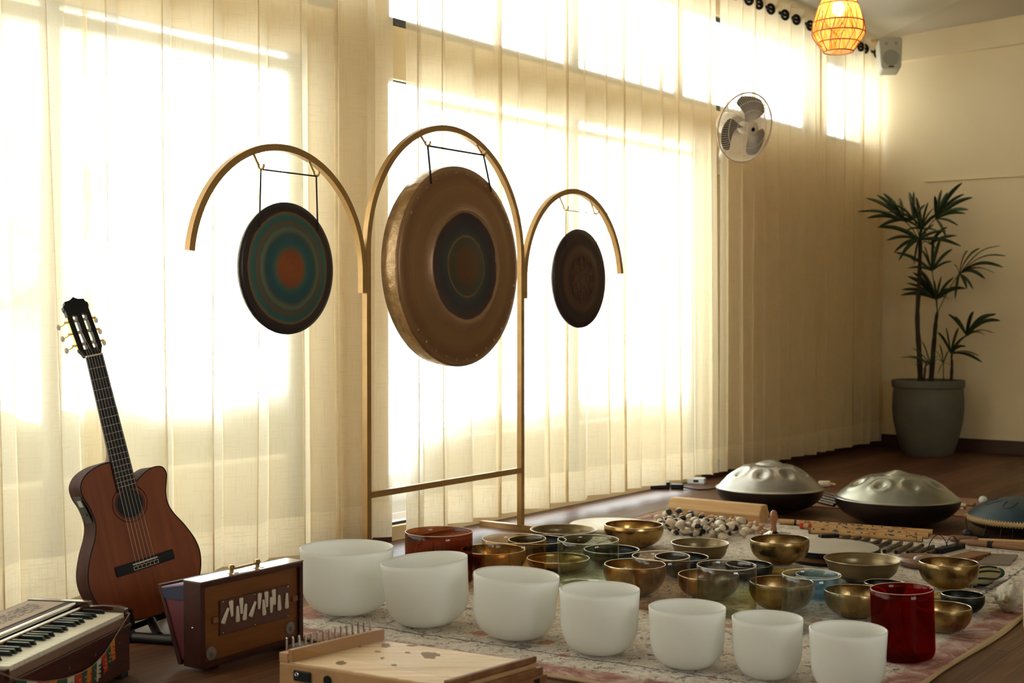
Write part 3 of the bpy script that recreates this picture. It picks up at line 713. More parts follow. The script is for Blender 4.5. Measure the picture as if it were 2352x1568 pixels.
ntg.links.new(pg.outputs[0], msg.inputs[1]); ntg.links.new(trg.outputs[0], msg.inputs[2]); ntg.links.new(msg.outputs[0], outg.inputs[0]); M['edge_glint'] = mg

wb = [(689, 904, 1256, 1408, 0, 'largest white crystal bowl, at the left end of the row beside the upright box'),
      (886, 1088, 1287, 1437, -5.0, 'tilted white crystal bowl, second from left in the row, before the dark amber glass'),
      (1079, 1278, 1320, 1466, 3.2, 'white crystal bowl third from left, between the tilted bowl and the next upright one'),
      (1284, 1470, 1352, 1500, 0, 'white crystal bowl in the middle of the row, in front of the green-grey glass bowl'),
      (1489, 1667, 1393, 1532, 0, 'white crystal bowl third from right, in front of the iridescent glass bowl'),
      (1681, 1844, 1418, 1556, 0, 'white crystal bowl second from right, directly left of the nearest one'),
      (1859, 2036, 1444, 1590, 0, 'nearest white crystal bowl, at the right end next to the red bowl')]
for xl, xr, cy, b, t, lab in wb: bowl('white', xl, xr, cy, lab, base=b, tilt=t)

GL = dict(
    amberdark=glass('dark_amber_glass', (.60, .36, .25), .5), amber=glass('amber_glass', (.97, .86, .68), .7, gcol=(1, .9, .75)),
    green=glass('green_grey_glass', (.86, .90, .84), .9), tea=glass('pale_tea_glass', (.91, .85, .80), .8),
    irid=glass('iridescent_glass', (.7, .8, .7), 1.1, [(0, (.90, .90, .86)), (.2, (.88, .90, .80)), (.38, (.93, .89, .68)), (.52, (.82, .89, .78)), (.64, (.74, .82, .88)), (.72, (.84, .76, .84)), (.78, (.80, .80, .84))], zs=6.2),
    clear=glass('clear_glass', (.84, .87, .90), .9, [(0, (.95, .96, .97)), (.35, (.92, .95, .95)), (.6, (.86, .92, .95)), (.85, (.92, .95, .98)), (1, (.97, .98, .99))], zs=5.5),
    blue=glass('blue_glass', (.58, .78, .88), .8), red=glass('deep_red_glass', (.57, .07, .055), .6, alpha=.05, gcol=(.7, .5, .5)))
# tinted and clear crystal bowls
bowl('glass', 930, 1086, 1220, 'dark amber glass bowl behind the two leftmost white bowls', k=.80, glassm=GL['amberdark'])
bowl('glass', 1107, 1255, 1236, 'light amber glass cylinder bowl behind the third white bowl', k=.95, glassm=GL['amber'])
bowl('glass', 1280, 1422, 1238, 'green-grey glass bowl with dark reflections behind the middle white bowl', base=1342, glassm=GL['green'])
bowl('glass', 1451, 1585, 1276, 'pale brownish glass bowl standing in front of a brass bowl', base=1396, glassm=GL['tea'])
bowl('glass', 1600, 1737, 1297, 'iridescent green and yellow glass bowl behind two white bowls', base=1412, glassm=GL['irid'])
bowl('glass', 1796, 1931, 1318, 'clear colourless glass bowl behind the nearest white bowls', base=1446, glassm=GL['clear'])
bowl('glass', 1828, 1926, 1318, 'small blue glass bowl seen through the clear glass bowl', base=1372, glassm=GL['blue'])
bowl('glass', 2005, 2147, 1352, 'deep red cylinder bowl beside the nearest white bowl', base=1512, glassm=GL['red'], tilt=-2.0)
# metal bowls
bowl('brass', 1058, 1208, 1261, 'brass bowl seen through the dark and light amber glasses', k=.42)
bowl('dark', 1166, 1303, 1239, 'black bowl behind the light amber and green-grey glasses', k=.30)
bowl('olive', 1217, 1371, 1215, 'wide thin bowl in front of the white disc drum, furthest left at the back', k=.25)
bowl('brass', 1208, 1356, 1281, 'copper coloured bowl between the light amber and green-grey glasses', k=.20)
bowl('polished', 1387, 1524, 1204, 'shiny brass bowl standing alone before the white disc drum', base=1256)
bowl('dark', 1339, 1470, 1261, 'black bowl in front of the shiny brass bowl', k=.25)
bowl('brass', 1386, 1530, 1295, 'brass bowl right behind the middle white bowl, partly behind the pale brownish glass', base=1366)
bowl('dark', 1503, 1629, 1278, 'black bowl behind the pale brownish glass', k=.36)
bowl('olive', 1541, 1675, 1246, 'olive bronze bowl in front of the heap of pods', base=1293)
bowl('brass', 1556, 1698, 1319, 'brass bowl just behind the iridescent glass', base=1374)
bowl('dark', 1666, 1775, 1295, 'black bowl in front of the brass bowl on the left yellow cushion', k=.32)
bowl('brass', 1721, 1869, 1335, 'brass bowl just behind and left of the clear glass', base=1401)
bowl('olive', 1893, 2068, 1283, 'widest bronze bowl, between the two cushioned bowls', base=1336)
bowl('dark', 1985, 2080, 1338, 'small dark bowl hidden behind the deep red bowl', k=.36)
bowl('brass', 1893, 2034, 1355, 'brass bowl between the clear glass and the deep red bowl', base=1416)
bowl('dark', 2162, 2260, 1364, 'dark mottled bowl beside the white shell', base=1408)
bowl('brass', 2104, 2230, 1392, 'brass bowl right of the deep red bowl, nearest the rug edge', base=1450)
def cushion(p, R, h, label):
    mb = MB(); pr = [(0, 0), (R*.8, 0), (R*.96, h*.18), (R, h*.5), (R*.95, h*.82), (R*.78, h), (R*.55, h*.9), (0, h*.85)]
    o = mb.lathe(pr, 40).build('ring_cushion', M['cushion'], None, True, loc=p, sharp=80)
    sd = o.modifiers.new('soft', 'SUBSURF'); sd.levels = sd.render_levels = 1
    MB().torus((0, 0, h*.5), R*1.0, .0022, 48, 6).build('seam', M['cushion2'], o, True)
    return tag(o, label, 'cushion', 'yellow silk bowl cushions')
mcu, nt, out = newmat('yellow_brocade'); p_ = nd(nt, 'BsdfPrincipled', Roughness=.45); co = coords(nt)
nn_ = noise(nt, co, 55, 2, .5, 1.5); nt.links.new(ramp(nt, nn_, [(.42, (.33, .21, .03)), (.5, (.48, .33, .05)), (.62, (.14, .09, .02))]), p_.inputs['Base Color'])
p_.inputs['Sheen Weight'].default_value = .4; nt.links.new(p_.outputs[0], out.inputs[0]); M['cushion'] = mcu
M['cushion2'] = mat('yellow_cord', (.40, .28, .05), .6)
q = fl(1791, 1310, RZ); cushion(q, .085, .032, 'yellow cushion under the brass bowl left of the grey drum')
bowl('brass', 1725, 1860, 1238, 'speckled brass bowl raised on the left yellow cushion', k=.42, z0=RZ+.0325, tilt=-2.0)
pq, Rq, Hq = solve(1725, 1860, 1238, None, .42, RZ+.0325); D.objects['ring_cushion'].location = (pq.x, pq.y, RZ)
pq, Rq, Hq = solve(2112, 2246, 1290, None, .46, RZ+.032)
cushion(Vector((pq.x, pq.y, RZ)), .092, .032, 'yellow cushion under the brass bowl behind the dark mottled bowl')
bowl('brass', 2112, 2246, 1290, 'brass bowl raised on the right yellow cushion', k=.46, z0=RZ+.0325)

# ------------------------------------------------------------------ drums
def drum(name, p, R, h, label, skin, shellm, seg=72):
    o = empty(name, p, label, 'drum')
    MB().lathe([(R*.96, 0), (R*.985, .002), (R*.985, h-.004), (R*.96, h-.004)], seg, closed=True).build('shell', shellm, o, True, sharp=30)
    MB().lathe([(0, h-.002), (R-.006, h-.002), (R, h-.005), (R*1.001, h-.012), (R*.985, h-.014)], seg).build('drum_head', skin, o, True, sharp=80)
    return o
Y1 = fl(1405, 1201, RZ+.03); drum('frame_drum', Vector((Y1.x, Y1.y, RZ)), 97/FPX*Y1.y, .03, 'flat white disc drum behind the shiny brass bowl', M['skin'], M['cream'])
q = fl(1908, 1253, .060); rD = 110/FPX*q.y
o = drum('frame_drum', Vector((q.x, q.y, RZ)), rD, .062-RZ, 'grey-white frame drum with a dark band beside the chime tubes', M['skin2'], M['brownw'])
MB().lathe([(rD*.987, .030), (rD*1.012, .030), (rD*1.012, .044), (rD*1.002, .050), (rD*.99, .050)], 72).build('rim_tape', M['black'], o, True, sharp=40)
MB().lathe([(rD*.96, .0), (rD*.99, .0), (rD*.99, .012), (rD*.96, .012)], 72, closed=True).build('base_ring', M['black'], o, True, sharp=40)

# ------------------------------------------------------------------ handpans
def handpan(xl, xr, cy, base, ytop, label, top_m, rot):
    p, R, H = solve(xl, xr, cy, base, None, 0.0)
    Ht = at((xl+xr)/2, ytop, p.y).z-H
    o = empty('handpan', Vector((p.x, p.y, 0)), label, 'handpan', 'handpans on the floor', rot=(0, 0, rot))
    nr, ns = 56, 160; vs = []; fs = []
    def z(rn, a):
        base = Ht*.95*(1-(rn/.955)**2.1)**.92+.004 if rn < .95 else .004*(1-rn)/.05
        x, y = rn*R*math.cos(a), rn*R*math.sin(a); dz = 0
        for k in range(8):
            b = 2*PI*k/8; rc_ = .63*R; d = math.hypot(x-rc_*math.cos(b), y-rc_*math.sin(b))
            dz += -.011*math.exp(-(d/.021)**4)+.0045*math.exp(-((d-.045)/.012)**2)
        d = math.hypot(x, y); dz += -.006*math.exp(-((d-.075)/.016)**2)+.010*math.exp(-(d/.035)**2)
        return H+base+dz*(1 if rn < .90 else 0)
    for i in range(nr+1):
        rn = i/nr
        for k in range(ns): a = 2*PI*k/ns; vs.append((rn*R*math.cos(a), rn*R*math.sin(a), z(rn, a)))
    for i in range(nr):
        for k in range(ns): fs.append((i*ns+k, i*ns+(k+1) % ns, (i+1)*ns+(k+1) % ns, (i+1)*ns+k))
    MB().add(vs, fs).build('top_shell', top_m, o, True, sharp=80)
    pr = [(0, 0), (R*.22, .001)]+[(R*(.22+.78*math.sin(PI/2*t)**.9), .001+(H-.006)*(1-math.cos(PI/2*t)**1.05)) for t in [i/16 for i in range(1, 17)]]
    MB().lathe(pr, 90).build('bottom_shell', M['shell_dark'], o, True, sharp=60)
    MB().torus((0, 0, H-.002), R*.997, .0028, 90, 6).build('edge', top_m, o, True)
    return o
handpan(1645, 1890, 1118, 1172, 1058, 'silver handpan left of the other, behind the long wooden block', M['steel'], .35)
handpan(1919, 2201, 1141, 1201, 1083, 'silver handpan with a greenish sheen beside the blue drum', M['steel2'], .1)
# blue tongue drum
p, R, H = solve(2225, 2475, 1190, 1222, None, RZ)
o = empty('tongue_drum', Vector((p.x, p.y, RZ)), 'blue steel tongue drum with a rope edge at the right', 'tongue drum')
Ht = at(2350, 1141, p.y).z-H-RZ
pr = [(R*math.sin(PI/2*t), H+Ht*math.cos(PI/2*t)**1.3) for t in [i/20 for i in range(21)]]
MB().lathe(pr, 80).build('top_shell', M['bluepan'], o, True)
MB().lathe([(0, 0), (R*.2, 0)]+[(R*(.2+.8*math.sin(PI/2*t)), H*(1-math.cos(PI/2*t))) for t in [i/12 for i in range(1, 13)]], 80).build('bottom_shell', M['blackm'], o, True)
mb = MB()
for k in range(8):     # tongue slots
    a0 = 2*PI*k/8; pts = []
    for i in range(15):
        t = -1+2*i/14; rr_ = R*(.44+.26*(1-abs(t)**3)); a = a0+t*.23
        zz_ = H+Ht*math.cos(math.asin(min(1, rr_/R)))**1.3+.0008; pts.append((rr_*math.cos(a), rr_*math.sin(a), zz_))
    mb.tube(pts, .0016, 5)
mb.build('tongue_slots', M['black'], o, True)
mb = MB()
for k in range(120):
    a = 2*PI*k/120; mb.tube([(R*.955*math.cos(a), R*.955*math.sin(a), H+.013), (R*1.02*math.cos(a+.02), R*1.02*math.sin(a+.02), H+.004), (R*.98*math.cos(a+.04), R*.98*math.sin(a+.04), H-.011)], .0042, 5)
mb.torus((0, 0, H+.001), R*.99, .009, 80, 8); mb.build('rope_edge', M['rope'], o, True)
mb = MB()
for a, z1 in ((-2.3, -.07), (-2.1, -.05), (-2.6, -.06)):
    MB().tube([(R*math.cos(a)*(1+.02*i), R*math.sin(a)*(1+.02*i), H+z1*i/6-.008) for i in range(7)], .0018, 5).build('tie_cord', M['black'], o, True)
pass

# ------------------------------------------------------------------ wooden block, pods, bell
a = fl(1535, 1186); b = fl(1745, 1207)
ax = (b-a).normalized(); sd_ = Vector((-ax.y, ax.x, 0)); Lb = (b-a).length
o = empty('wooden_shaker', a+sd_*.045, 'long six-sided pale wooden block lying behind the pods', 'percussion block', rot=(0, 0, math.atan2(ax.y, ax.x)))
hx = [(.052*math.cos(PI/6+PI/3*i+PI/6), .045+.052*math.sin(PI/6+PI/3*i+PI/6)) for i in range(6)]
MB().prism(hx, 0, Lb, lambda y, z, x: Vector((x, y, z))).build('body', M['tan'], o, bevel=.004)
MB().prism([(p_[0]*.96, .045+(p_[1]-.045)*.96) for p_ in hx], Lb, Lb+.003, lambda y, z, x: Vector((x, y, z))).build('end_cap', M['tan'], o, bevel=.001)
# pod heap
def stack_place(px, py, r, h, lst, gap=.86):
    p = fl(px, py, RZ); z = RZ+h
    for (q, r2, h2) in lst:
        d = math.hypot(p.x-q.x, p.y-q.y)
        if d < (r+r2)*gap: z = max(z, q.z+(h+h2)*math.sqrt(max(0, 1-(d/(r+r2))**2))*.92)
    return Vector((p.x, p.y, z))
def podmesh(name, two):
    mb = MB().sphere((0, 0, 0), 1, 16, 10, (1, .78, .52)); o = mb.build(name, M['pod'] if two else M['nut'], None, True); return o
mpd, nt, out = newmat('two_tone_pod'); pp = nd(nt, 'BsdfPrincipled', Roughness=.28); tc = nd(nt, 'TexCoord'); sp = nd(nt, 'SeparateXYZ'); nt.links.new(tc.outputs['Object'], sp.inputs[0])
oi = nd(nt, 'ObjectInfo'); nz = noise(nt, tc.outputs['Object'], 1.4, 2)
vv = mth(nt, 'ADD', sp.outputs[0], mth(nt, 'ADD', mth(nt, 'MULTIPLY', nz, .5), mth(nt, 'MULTIPLY', oi.outputs['Random'], .85)))
nt.links.new(ramp(nt, vv, [(.0, (.018, .016, .018)), (.33, (.018, .016, .018)), (.37, (.50, .40, .29)), (1, (.62, .52, .40))]), pp.inputs['Base Color']); nt.links.new(pp.outputs[0], out.inputs[0]); M['pod'] = mpd
M['nut'] = mat('tan_nut', (.52, .33, .20), .35)
lst = []; rr = random.Random(11)
podp = podmesh('seed_pod', True); nutp = podmesh('small_nut', False)
first = True
def inpoly(x, y, P_):
    c = False
    for i in range(len(P_)):
        x1, y1 = P_[i]; x2, y2 = P_[i-1]
        if (y1 > y) != (y2 > y) and x < (x2-x1)*(y-y1)/(y2-y1)+x1: c = not c
    return c
big = [(1502, 1196), (1520, 1222), (1530, 1228), (1600, 1234), (1660, 1240), (1710, 1236), (1712, 1214), (1690, 1208), (1600, 1200), (1550, 1192)]
small = [(1548, 1192), (1600, 1198), (1700, 1208), (1740, 1212), (1775, 1219), (1768, 1226), (1730, 1228), (1700, 1222), (1560, 1204)]
n = 0; tries = 0
LBP = 'glossy seed pod, black and cream, in the heap before the wooden block'
while n < 78 and tries < 4000:
    tries += 1; x = rr.uniform(1500, 1715); y = rr.uniform(1190, 1244)
    if not inpoly(x, y, big): continue
    r = rr.uniform(.019, .029); p = stack_place(x, y, r, r*.52, lst, .80)
    if p.z > RZ+.052: continue
    o = podp if n == 0 else copy_thing(podp, p, LBP)
    o.location = p; o.scale = (r, r, r); o.rotation_euler = (rr.uniform(-.5, .5), rr.uniform(-.5, .5), rr.uniform(0, 6.28)); tag(o, LBP, 'seed pod', 'black and cream seed pods in the heap')
    lst.append((p, r, r*.52)); n += 1
n = 0; tries = 0
LBN = 'small tan nut shell at the back and right of the pod heap'
while n < 85 and tries < 4000:
    tries += 1; x = rr.uniform(1545, 1780); y = rr.uniform(1188, 1232)
    if not inpoly(x, y, small): continue
    r = rr.uniform(.009, .0125); p = stack_place(x, y, r, r*.52, lst, .85)
    if p.z > RZ+.05: continue
    o = nutp if n == 0 else copy_thing(nutp, p, LBN)
    o.location = p; o.scale = (r, r, r*1.2); o.rotation_euler = (rr.uniform(-.4, .4), rr.uniform(-.4, .4), rr.uniform(0, 6.28)); tag(o, LBN, 'nut shell', 'small tan nut shells in the heap')
    lst.append((p, r, r*.52)); n += 1
# rattle with an upright wooden handle
p = fl(1777, 1236, RZ); o = empty('handled_rattle', p, 'rattle with an upright orange-brown wooden handle', 'rattle')
MB().lathe([(0, .030), (.011, .030), (.014, .040), (.010, .055), (.011, .062), (.016, .085), (.017, .098), (.013, .113), (.006, .120), (0, .122)], 24).build('handle', mat('orange_handle', (.30, .10, .04), .3, coat=.4), o, True)
MB().lathe([(0, 0), (.040, .0), (.041, .006), (.022, .022), (.014, .032), (0, .033)], 24).build('base', M['black'], o, True)
mb = MB()
for i in range(9):
    a = PI*.55+i*.3; mb.tube([(.015*math.cos(a), .015*math.sin(a), .030), (.038*math.cos(a), .038*math.sin(a), .016), (.052*math.cos(a), .052*math.sin(a), .004)], .004, 6)
mb.build('metal_loops', M['silver'], o, True)

# ------------------------------------------------------------------ flutes
def flute(a, b, r, label, marks, holes, lead=None, z=None):
    A = fl(*a, RZ+r if z is None else z); B = fl(*b, RZ+r if z is None else z); L = (B-A).length; ax = (B-A).normalized()
    o = empty('bamboo_flute', A, label, 'flute', 'patterned bamboo flutes', rot=(0, -math.asin(ax.z), math.atan2(ax.y, ax.x)))
    path = [(L*i/40, 0, 0) for i in range(41)]; rad = [r*(1+.05*(1 if i in (9, 20, 31) else 0)) for i in range(41)]
    MB().tube(path, rad, 18).build('body', M['bamboo'], o, True, sharp=50)
    MB().tube([(L-.001, 0, 0), (L+.0008, 0, 0)], r*.72, 16).build('bore', M['black'], o)
    for x, wd, mn in marks: MB().tube([(L*x, 0, 0), (L*x+wd, 0, 0)], r*1.06, 18).build('band', M[mn], o, True, sharp=50)
    mb = MB()
    for x in holes:
        an = math.radians(118); mb.tube([(L*x, -r*.93*math.cos(math.radians(48)), r*.93*math.sin(math.radians(48))), (L*x, -r*1.03*math.cos(math.radians(48)), r*1.03*math.sin(math.radians(48)))], r*.30, 10)
    mb.build('finger_holes', M['black'], o)
    rr2 = random.Random(int(L*1e4)); mb = MB(); mb2 = MB()
    for i in range(16):
        x = L*rr2.uniform(.12, .96); e = rr2.uniform(30, 75); e = math.radians(e); c = (x, -r*1.0*math.cos(e), r*1.0*math.sin(e))
        (mb if i % 3 else mb2).box(c, (.016, .0012, r*.42), (Vector((1, 0, 0)), Vector((0, -math.cos(e), math.sin(e))), Vector((0, math.sin(e), math.cos(e)))))
    mb.build('painted_marks', mat('dark_blue_paint', (.02, .025, .045), .6) if 'dark_blue_paint' not in D.materials else D.materials['dark_blue_paint'], o); mb2.build('orange_marks', M['orange'], o)
    return o
flute((1792, 1197), (2143, 1222), .0125, 'rearmost bamboo flute of the bundle, with a dark ring', [(.10, .010, 'blackm'), (.17, .008, 'brownw')], (.4, .45, .5, .55, .62, .68))
flute((1838, 1207), (2133, 1230), .0125, 'middle bamboo flute of the bundle, its end wrapped in red', [(.0, .018, 'red'), (.07, .016, 'red'), (.9, .01, 'brownw')], (.3, .42, .48, .54, .6, .7))
flute((1858, 1218), (2119, 1238), .0130, 'front bamboo flute of the bundle, with round finger holes', [(.0, .012, 'brownw'), (.95, .004, 'brownw')], (.05, .48, .54, .59, .69, .73, .87))

# ------------------------------------------------------------------ tubular chime
o = empty('tube_chime', fl(2050, 1250, RZ), 'row of ten dark chime tubes lying behind the grey drum', 'chime')
base = o.location.copy()
def c5(x, y): return (1700+x/3.607, 1150+y/3.607)
tubes = [((905, 296), (790, 330)), ((995, 303), (860, 345)), ((1066, 314), (930, 362)), ((1163, 326), (1040, 378)), ((1246, 334), (1110, 392)), ((1335, 346), (1195, 418)), ((1420, 356), (1290, 424)), ((1510, 368), (1390, 428)), ((1598, 376), (1440, 436)), ((1686, 386), (1560, 436))]
for a, b in tubes:
    A = fl(*c5(*a), RZ+.0085)-base; B = fl(*c5(*b), RZ+.0085)-base
    t_ = MB().tube([A, B], .0085, 14).build('tube', M['tubew'], o, True, sharp=40)
    dr_ = (B-A).normalized(); MB().tube([B-dr_*.001, B+dr_*.0006], .0062, 12).build('bore', M['black'], t_)
def blockpx(a, b, wd, h, name, m, par, z=RZ):
    A = fl(*a, z)-base; B = fl(*b, z)-base; ax = (B-A).normalized(); sd = Vector((-ax.y, ax.x, 0))
    return MB().box((A+B)/2+Vector((0, 0, h/2)), ((B-A).length, wd, h), (ax, sd, Vector((0, 0, 1)))).build(name, m, par, bevel=.002)
blockpx(c5(660, 306), c5(808, 300), .035, .016, 'end_block', M['shell_dark'], o)
blockpx(c5(1640, 436), c5(1835, 388), .035, .020, 'end_block', M['black'], o)
mb = MB()
for x0, x1, h in ((1555, 1720, .055), (1700, 1810, .05)):
    A = fl(*c5(x0, 425), RZ)-base; B = fl(*c5(x1, 410), RZ)-base
    mb.tube([A+(B-A)*t+Vector((0, 0, .012+h*math.sin(PI*t)**.7)) for t in [i/16 for i in range(17)]], .0018, 6)
mb.build('cord', M['black'], o, True)

# ------------------------------------------------------------------ small things at the right
q = fl(*c5(1520, 540), RZ); base = Vector((0, 0, 0))
o = empty('wooden_dish', q, 'round brown wooden dish with a domed centre beside the widest bronze bowl', 'dish')
RR = .098
MB().lathe([(0, 0), (RR*.80, 0), (RR*.97, .010), (RR, .022), (RR*.93, .034), (RR*.80, .036), (RR*.62, .027), (RR*.4, .025), (0, .025)], 60).build('dish', M['clay'], o, True, sharp=70)
MB().lathe([(RR*.40, .024), (RR*.36, .034), (RR*.22, .042), (0, .044)], 40).build('dome', M['clay'], o, True)
A = fl(*c5(1800, 468), RZ+.02); B = fl(*c5(1990, 420), RZ+.02); ax = (B-A).normalized(); sd = Vector((-ax.y, ax.x, 0)); 
o = MB().box(((A+B)/2)+Vector((0, 0, -.010)), ((B-A).length*1.15, .075, .020), (ax, sd, Vector((0, 0, 1)))).build('wooden_comb', M['brownw'], bevel=.002); tag(o, 'flat brown wooden piece with a ridged side behind the right cushioned bowl', 'percussion piece')
mb = MB()
for i in range(12): mb.box(A+(B-A)*(i/11)+Vector((0, 0, -.011))-sd*.0385, (.004, .004, .016), (ax, sd, Vector((0, 0, 1))))
mb.build('ridges', M['brownw'], o)
# slatted mat
A = fl(*c5(1975, 520), RZ+.006); B = fl(*c5(2060, 440), RZ+.006); Cc = fl(*c5(2230, 530), RZ+.006)
mo = empty('slat_mat', A, 'small greyish bamboo slat mat lying near the right edge', 'mat')
for i in range(10):
    t = (i+.5)/10; s_ = (B-A)*t; e_ = (Cc-A)+(B-A)*t
    MB().tube([s_, e_], .0052, 8).build('slat', D.materials.get('grey_bamboo') or mat('grey_bamboo', (.20, .16, .12), .6), mo, True)
# shaker wrapped in leaves
A = fl(*c5(1900, 660), RZ+.028); B = fl(*c5(2130, 590), RZ+.028); ax = (B-A).normalized(); L = (B-A).length
o = empty('leaf_rattle', A, 'cream and black leaf-wrapped rattle with a green tip behind the right cushioned bowl', 'rattle', rot=(0, 0, math.atan2(ax.y, ax.x)))
MB().tube([(L*t/12, 0, 0) for t in range(13)], [.010+.020*math.sin(PI*(.12+.8*t/12)) for t in range(13)], 16).build('body', mat('cream_husk', (.33, .31, .17), .7, var=(.22, .20, .10), vscale=20, vstretch=(.2, 1, 1)), o, True)
mb = MB()
for k in range(7):
    a = k*.9; mb.tube([(L*t/10, (.012+.021*math.sin(PI*(.12+.8*t/10)))*math.cos(a+t*.12), (.012+.021*math.sin(PI*(.12+.8*t/10)))*math.sin(a+t*.12)) for t in range(1, 10)], .0035, 6, flat=.5)
mb.build('dark_strips', M['black'], o, True)
MB().sphere((L+.012, 0, -.004), .020, 16, 10, (1.3, 1, .9)).build('tip', M['green'], o, True)
mb = MB()
for k in range(10): a = k*.63; mb.tube([(0, 0, 0), (-.03, .02*math.cos(a), -.012+.012*math.sin(a)), (-.05-.01*(k % 3), .035*math.cos(a), -.018+.01*math.sin(a))], [.004, .003, .001], 6)
mb.build('frayed_end', M['hedgebrown'] if 'hedgebrown' in M else mat('dry_leaf', (.035, .03, .016), .8), o, True)
# mallet and stick
A = fl(2178, 1240, RZ+.014); B = fl(2352, 1248, RZ+.014)
ax = (B-A).normalized(); L = (B-A).length+.25
o = empty('wooden_mallet', fl(2180, 1236, RZ+.016), 'dark brown mallet lying behind the long orange-brown stick', 'mallet', rot=(0, 0, math.atan2(ax.y, ax.x)))
MB().tube([(0, 0, 0), (.004, 0, 0), (.03, 0, 0), (.08, 0, 0), (.11, 0, 0), (.115, 0, 0)], [.006, .013, .015, .014, .012, .008], 16).build('head', M['clay'], o, True, sharp=70)
MB().tube([(.11, 0, 0), (.34, 0, 0)], .007, 10).build('shaft', M['tan'], o, True)
A = fl(2205, 1243, RZ+.013); B = fl(2352, 1258, RZ+.013); ax = (B-A).normalized()
o = empty('wooden_stick', A, 'long orange-brown wooden stick with a dark wrap, at the right rug edge', 'stick', rot=(0, 0, math.atan2(ax.y, ax.x)))
MB().tube([(0, 0, 0), (.01, 0, 0), (.05, 0, 0), (.45, 0, 0)], [.005, .009, .013, .012], 16).build('shaft', mat('stick_wood', (.20, .085, .030), .4), o, True)
MB().tube([(.115, 0, 0), (.135, 0, 0)], .0148, 16).build('wrap', M['black'], o, True, sharp=40)
p = fl(2222, 1236, RZ+.001); o = empty('small_bell', p, 'tiny black round bell with cords before the blue drum', 'bell')
MB().sphere((0, 0, .022), .021, 18, 12, (1.1, 1, .9)).build('body', M['blackm'], o, True)
MB().tube([(.0, 0, .04), (-.003, .01, .07), (.004, .03, .095)], .0016, 6).build('cord', M['black'], o, True)
MB().tube([(.02, 0, .012), (.06, -.005, .008), (.09, .0, .008)], .007, 8).build('clapper', M['black'], o, True)
# conch shell
p = fl(2318, 1404, RZ); rr = random.Random(4)
import bmesh
from mathutils import noise as mnoise
bm = bmesh.new(); bmesh.ops.create_icosphere(bm, subdivisions=5, radius=1)
sp_ = [Vector((rr.uniform(-1, 1), rr.uniform(-1, 1), rr.uniform(-.3, 1))).normalized() for _ in range(16)]
for v in bm.verts:
    d = v.co.normalized(); k = 1+.16*mnoise.noise(d*2.3)+.07*mnoise.noise(d*6)
    for s_ in sp_:
        a = d.angle(s_); k += .42*math.exp(-(a/.17)**2)
    hol = d.angle(Vector((-.55, -.8, .25)).normalized()); k -= .38*math.exp(-(hol/.20)**4)
    v.co = Vector((d.x*k*.040, d.y*k*.045, d.z*k*.046))
mn = min(v.co.z for v in bm.verts)
for v in bm.verts: v.co.z -= mn; 
me = D.meshes.new('sea_shell'); bm.to_mesh(me); bm.free(); me.materials.append(M['shell'])
for f in me.polygons: f.use_smooth = True
o = D.objects.new('sea_shell', me); C.objects.link(o); o.location = p; tag(o, 'knobbly white sea shell beside the candle', 'shell')
# candle
mw, nt, out = newmat('candle_wax'); pw = nd(nt, 'BsdfPrincipled', Roughness=.5); pw.inputs['Base Color'].default_value = (.72, .56, .34, 1); pw.inputs['Subsurface Weight'].default_value = .6
pw.inputs['Subsurface Radius'].default_value = (.03, .015, .008); pw.inputs['Subsurface Scale'].default_value = 1.0; nt.links.new(pw.outputs[0], out.inputs[0])
p = fl(2382, 1443); o = empty('candle', Vector((p.x, p.y, 0)), 'cream pillar candle cut off by the right frame edge', 'candle')
MB().lathe([(0, 0), (.038, 0), (.040, .003), (.040, .118), (.037, .122), (.030, .116), (0, .114)], 40).build('wax', mw, o, True, sharp=60)
MB().tube([(0, 0, .113), (.001, 0, .126)], .0012, 6).build('wick', M['black'], o)
me_, nt, out = newmat('flame'); em = nd(nt, 'Emission', Strength=14.0); em.inputs[0].default_value = (1, .55, .16, 1); nt.links.new(em.outputs[0], out.inputs[0])
MB().lathe([(0, .121), (.004, .126), (.0045, .131), (.002, .142), (0, .150)], 14).build('flame', me_, o, True)

# leather mats and things behind the handpans
def flatpoly(pts, z, th, name, m, label=None, cat=None, par=None):
    P_ = [fl(x, y, z) for x, y in pts]; mb = MB()
    n = len(P_); mb.add([Vector((q.x, q.y, z)) for q in P_]+[Vector((q.x, q.y, z+th)) for q in P_], [tuple(range(n))[::-1], tuple(range(n, 2*n))]+[(i, (i+1) % n, n+(i+1) % n, n+i) for i in range(n)])
    o = mb.build(name, m, par); 
    if label: tag(o, label, cat)
    return o
flatpoly([(1800, 1149), (1955, 1128), (2240, 1146), (2290, 1170), (2215, 1187), (1850, 1163)], .0, .004, 'floor_mat', M['leather'], 'reddish-brown flat mat on the floor behind the two handpans', 'mat')
o = empty('wind_chime', fl(1900, 1145, .004), 'bundle of thin dark tubes between the two handpans', 'chime'); base = o.location.copy()
for a, b in (((1866, 1148), (1916, 1160)), ((1870, 1143), (1922, 1156)), ((1876, 1138), (1928, 1151)), ((1884, 1133), (1933, 1147)), ((1892, 1130), (1936, 1142))):
    MB().tube([fl(*a, .013)-base, fl(*b, .013)-base], .0085, 12).build('tube', M['tubew'], o, True, sharp=40)
p = fl(1896, 1118, 0); o = empty('cream_shaker', p, 'small cream shaker lying behind the left handpan', 'shaker', rot=(0, 0, -.2))
MB().tube([(-.04, 0, .018), (-.03, 0, .018), (.02, 0, .018), (.03, 0, .018)], [.012, .018, .018, .010], 14).build('body', M['ivory'], o, True)
MB().tube([(.03, 0, .016), (.055, 0, .014)], .009, 10).build('handle', M['tan'], o, True)
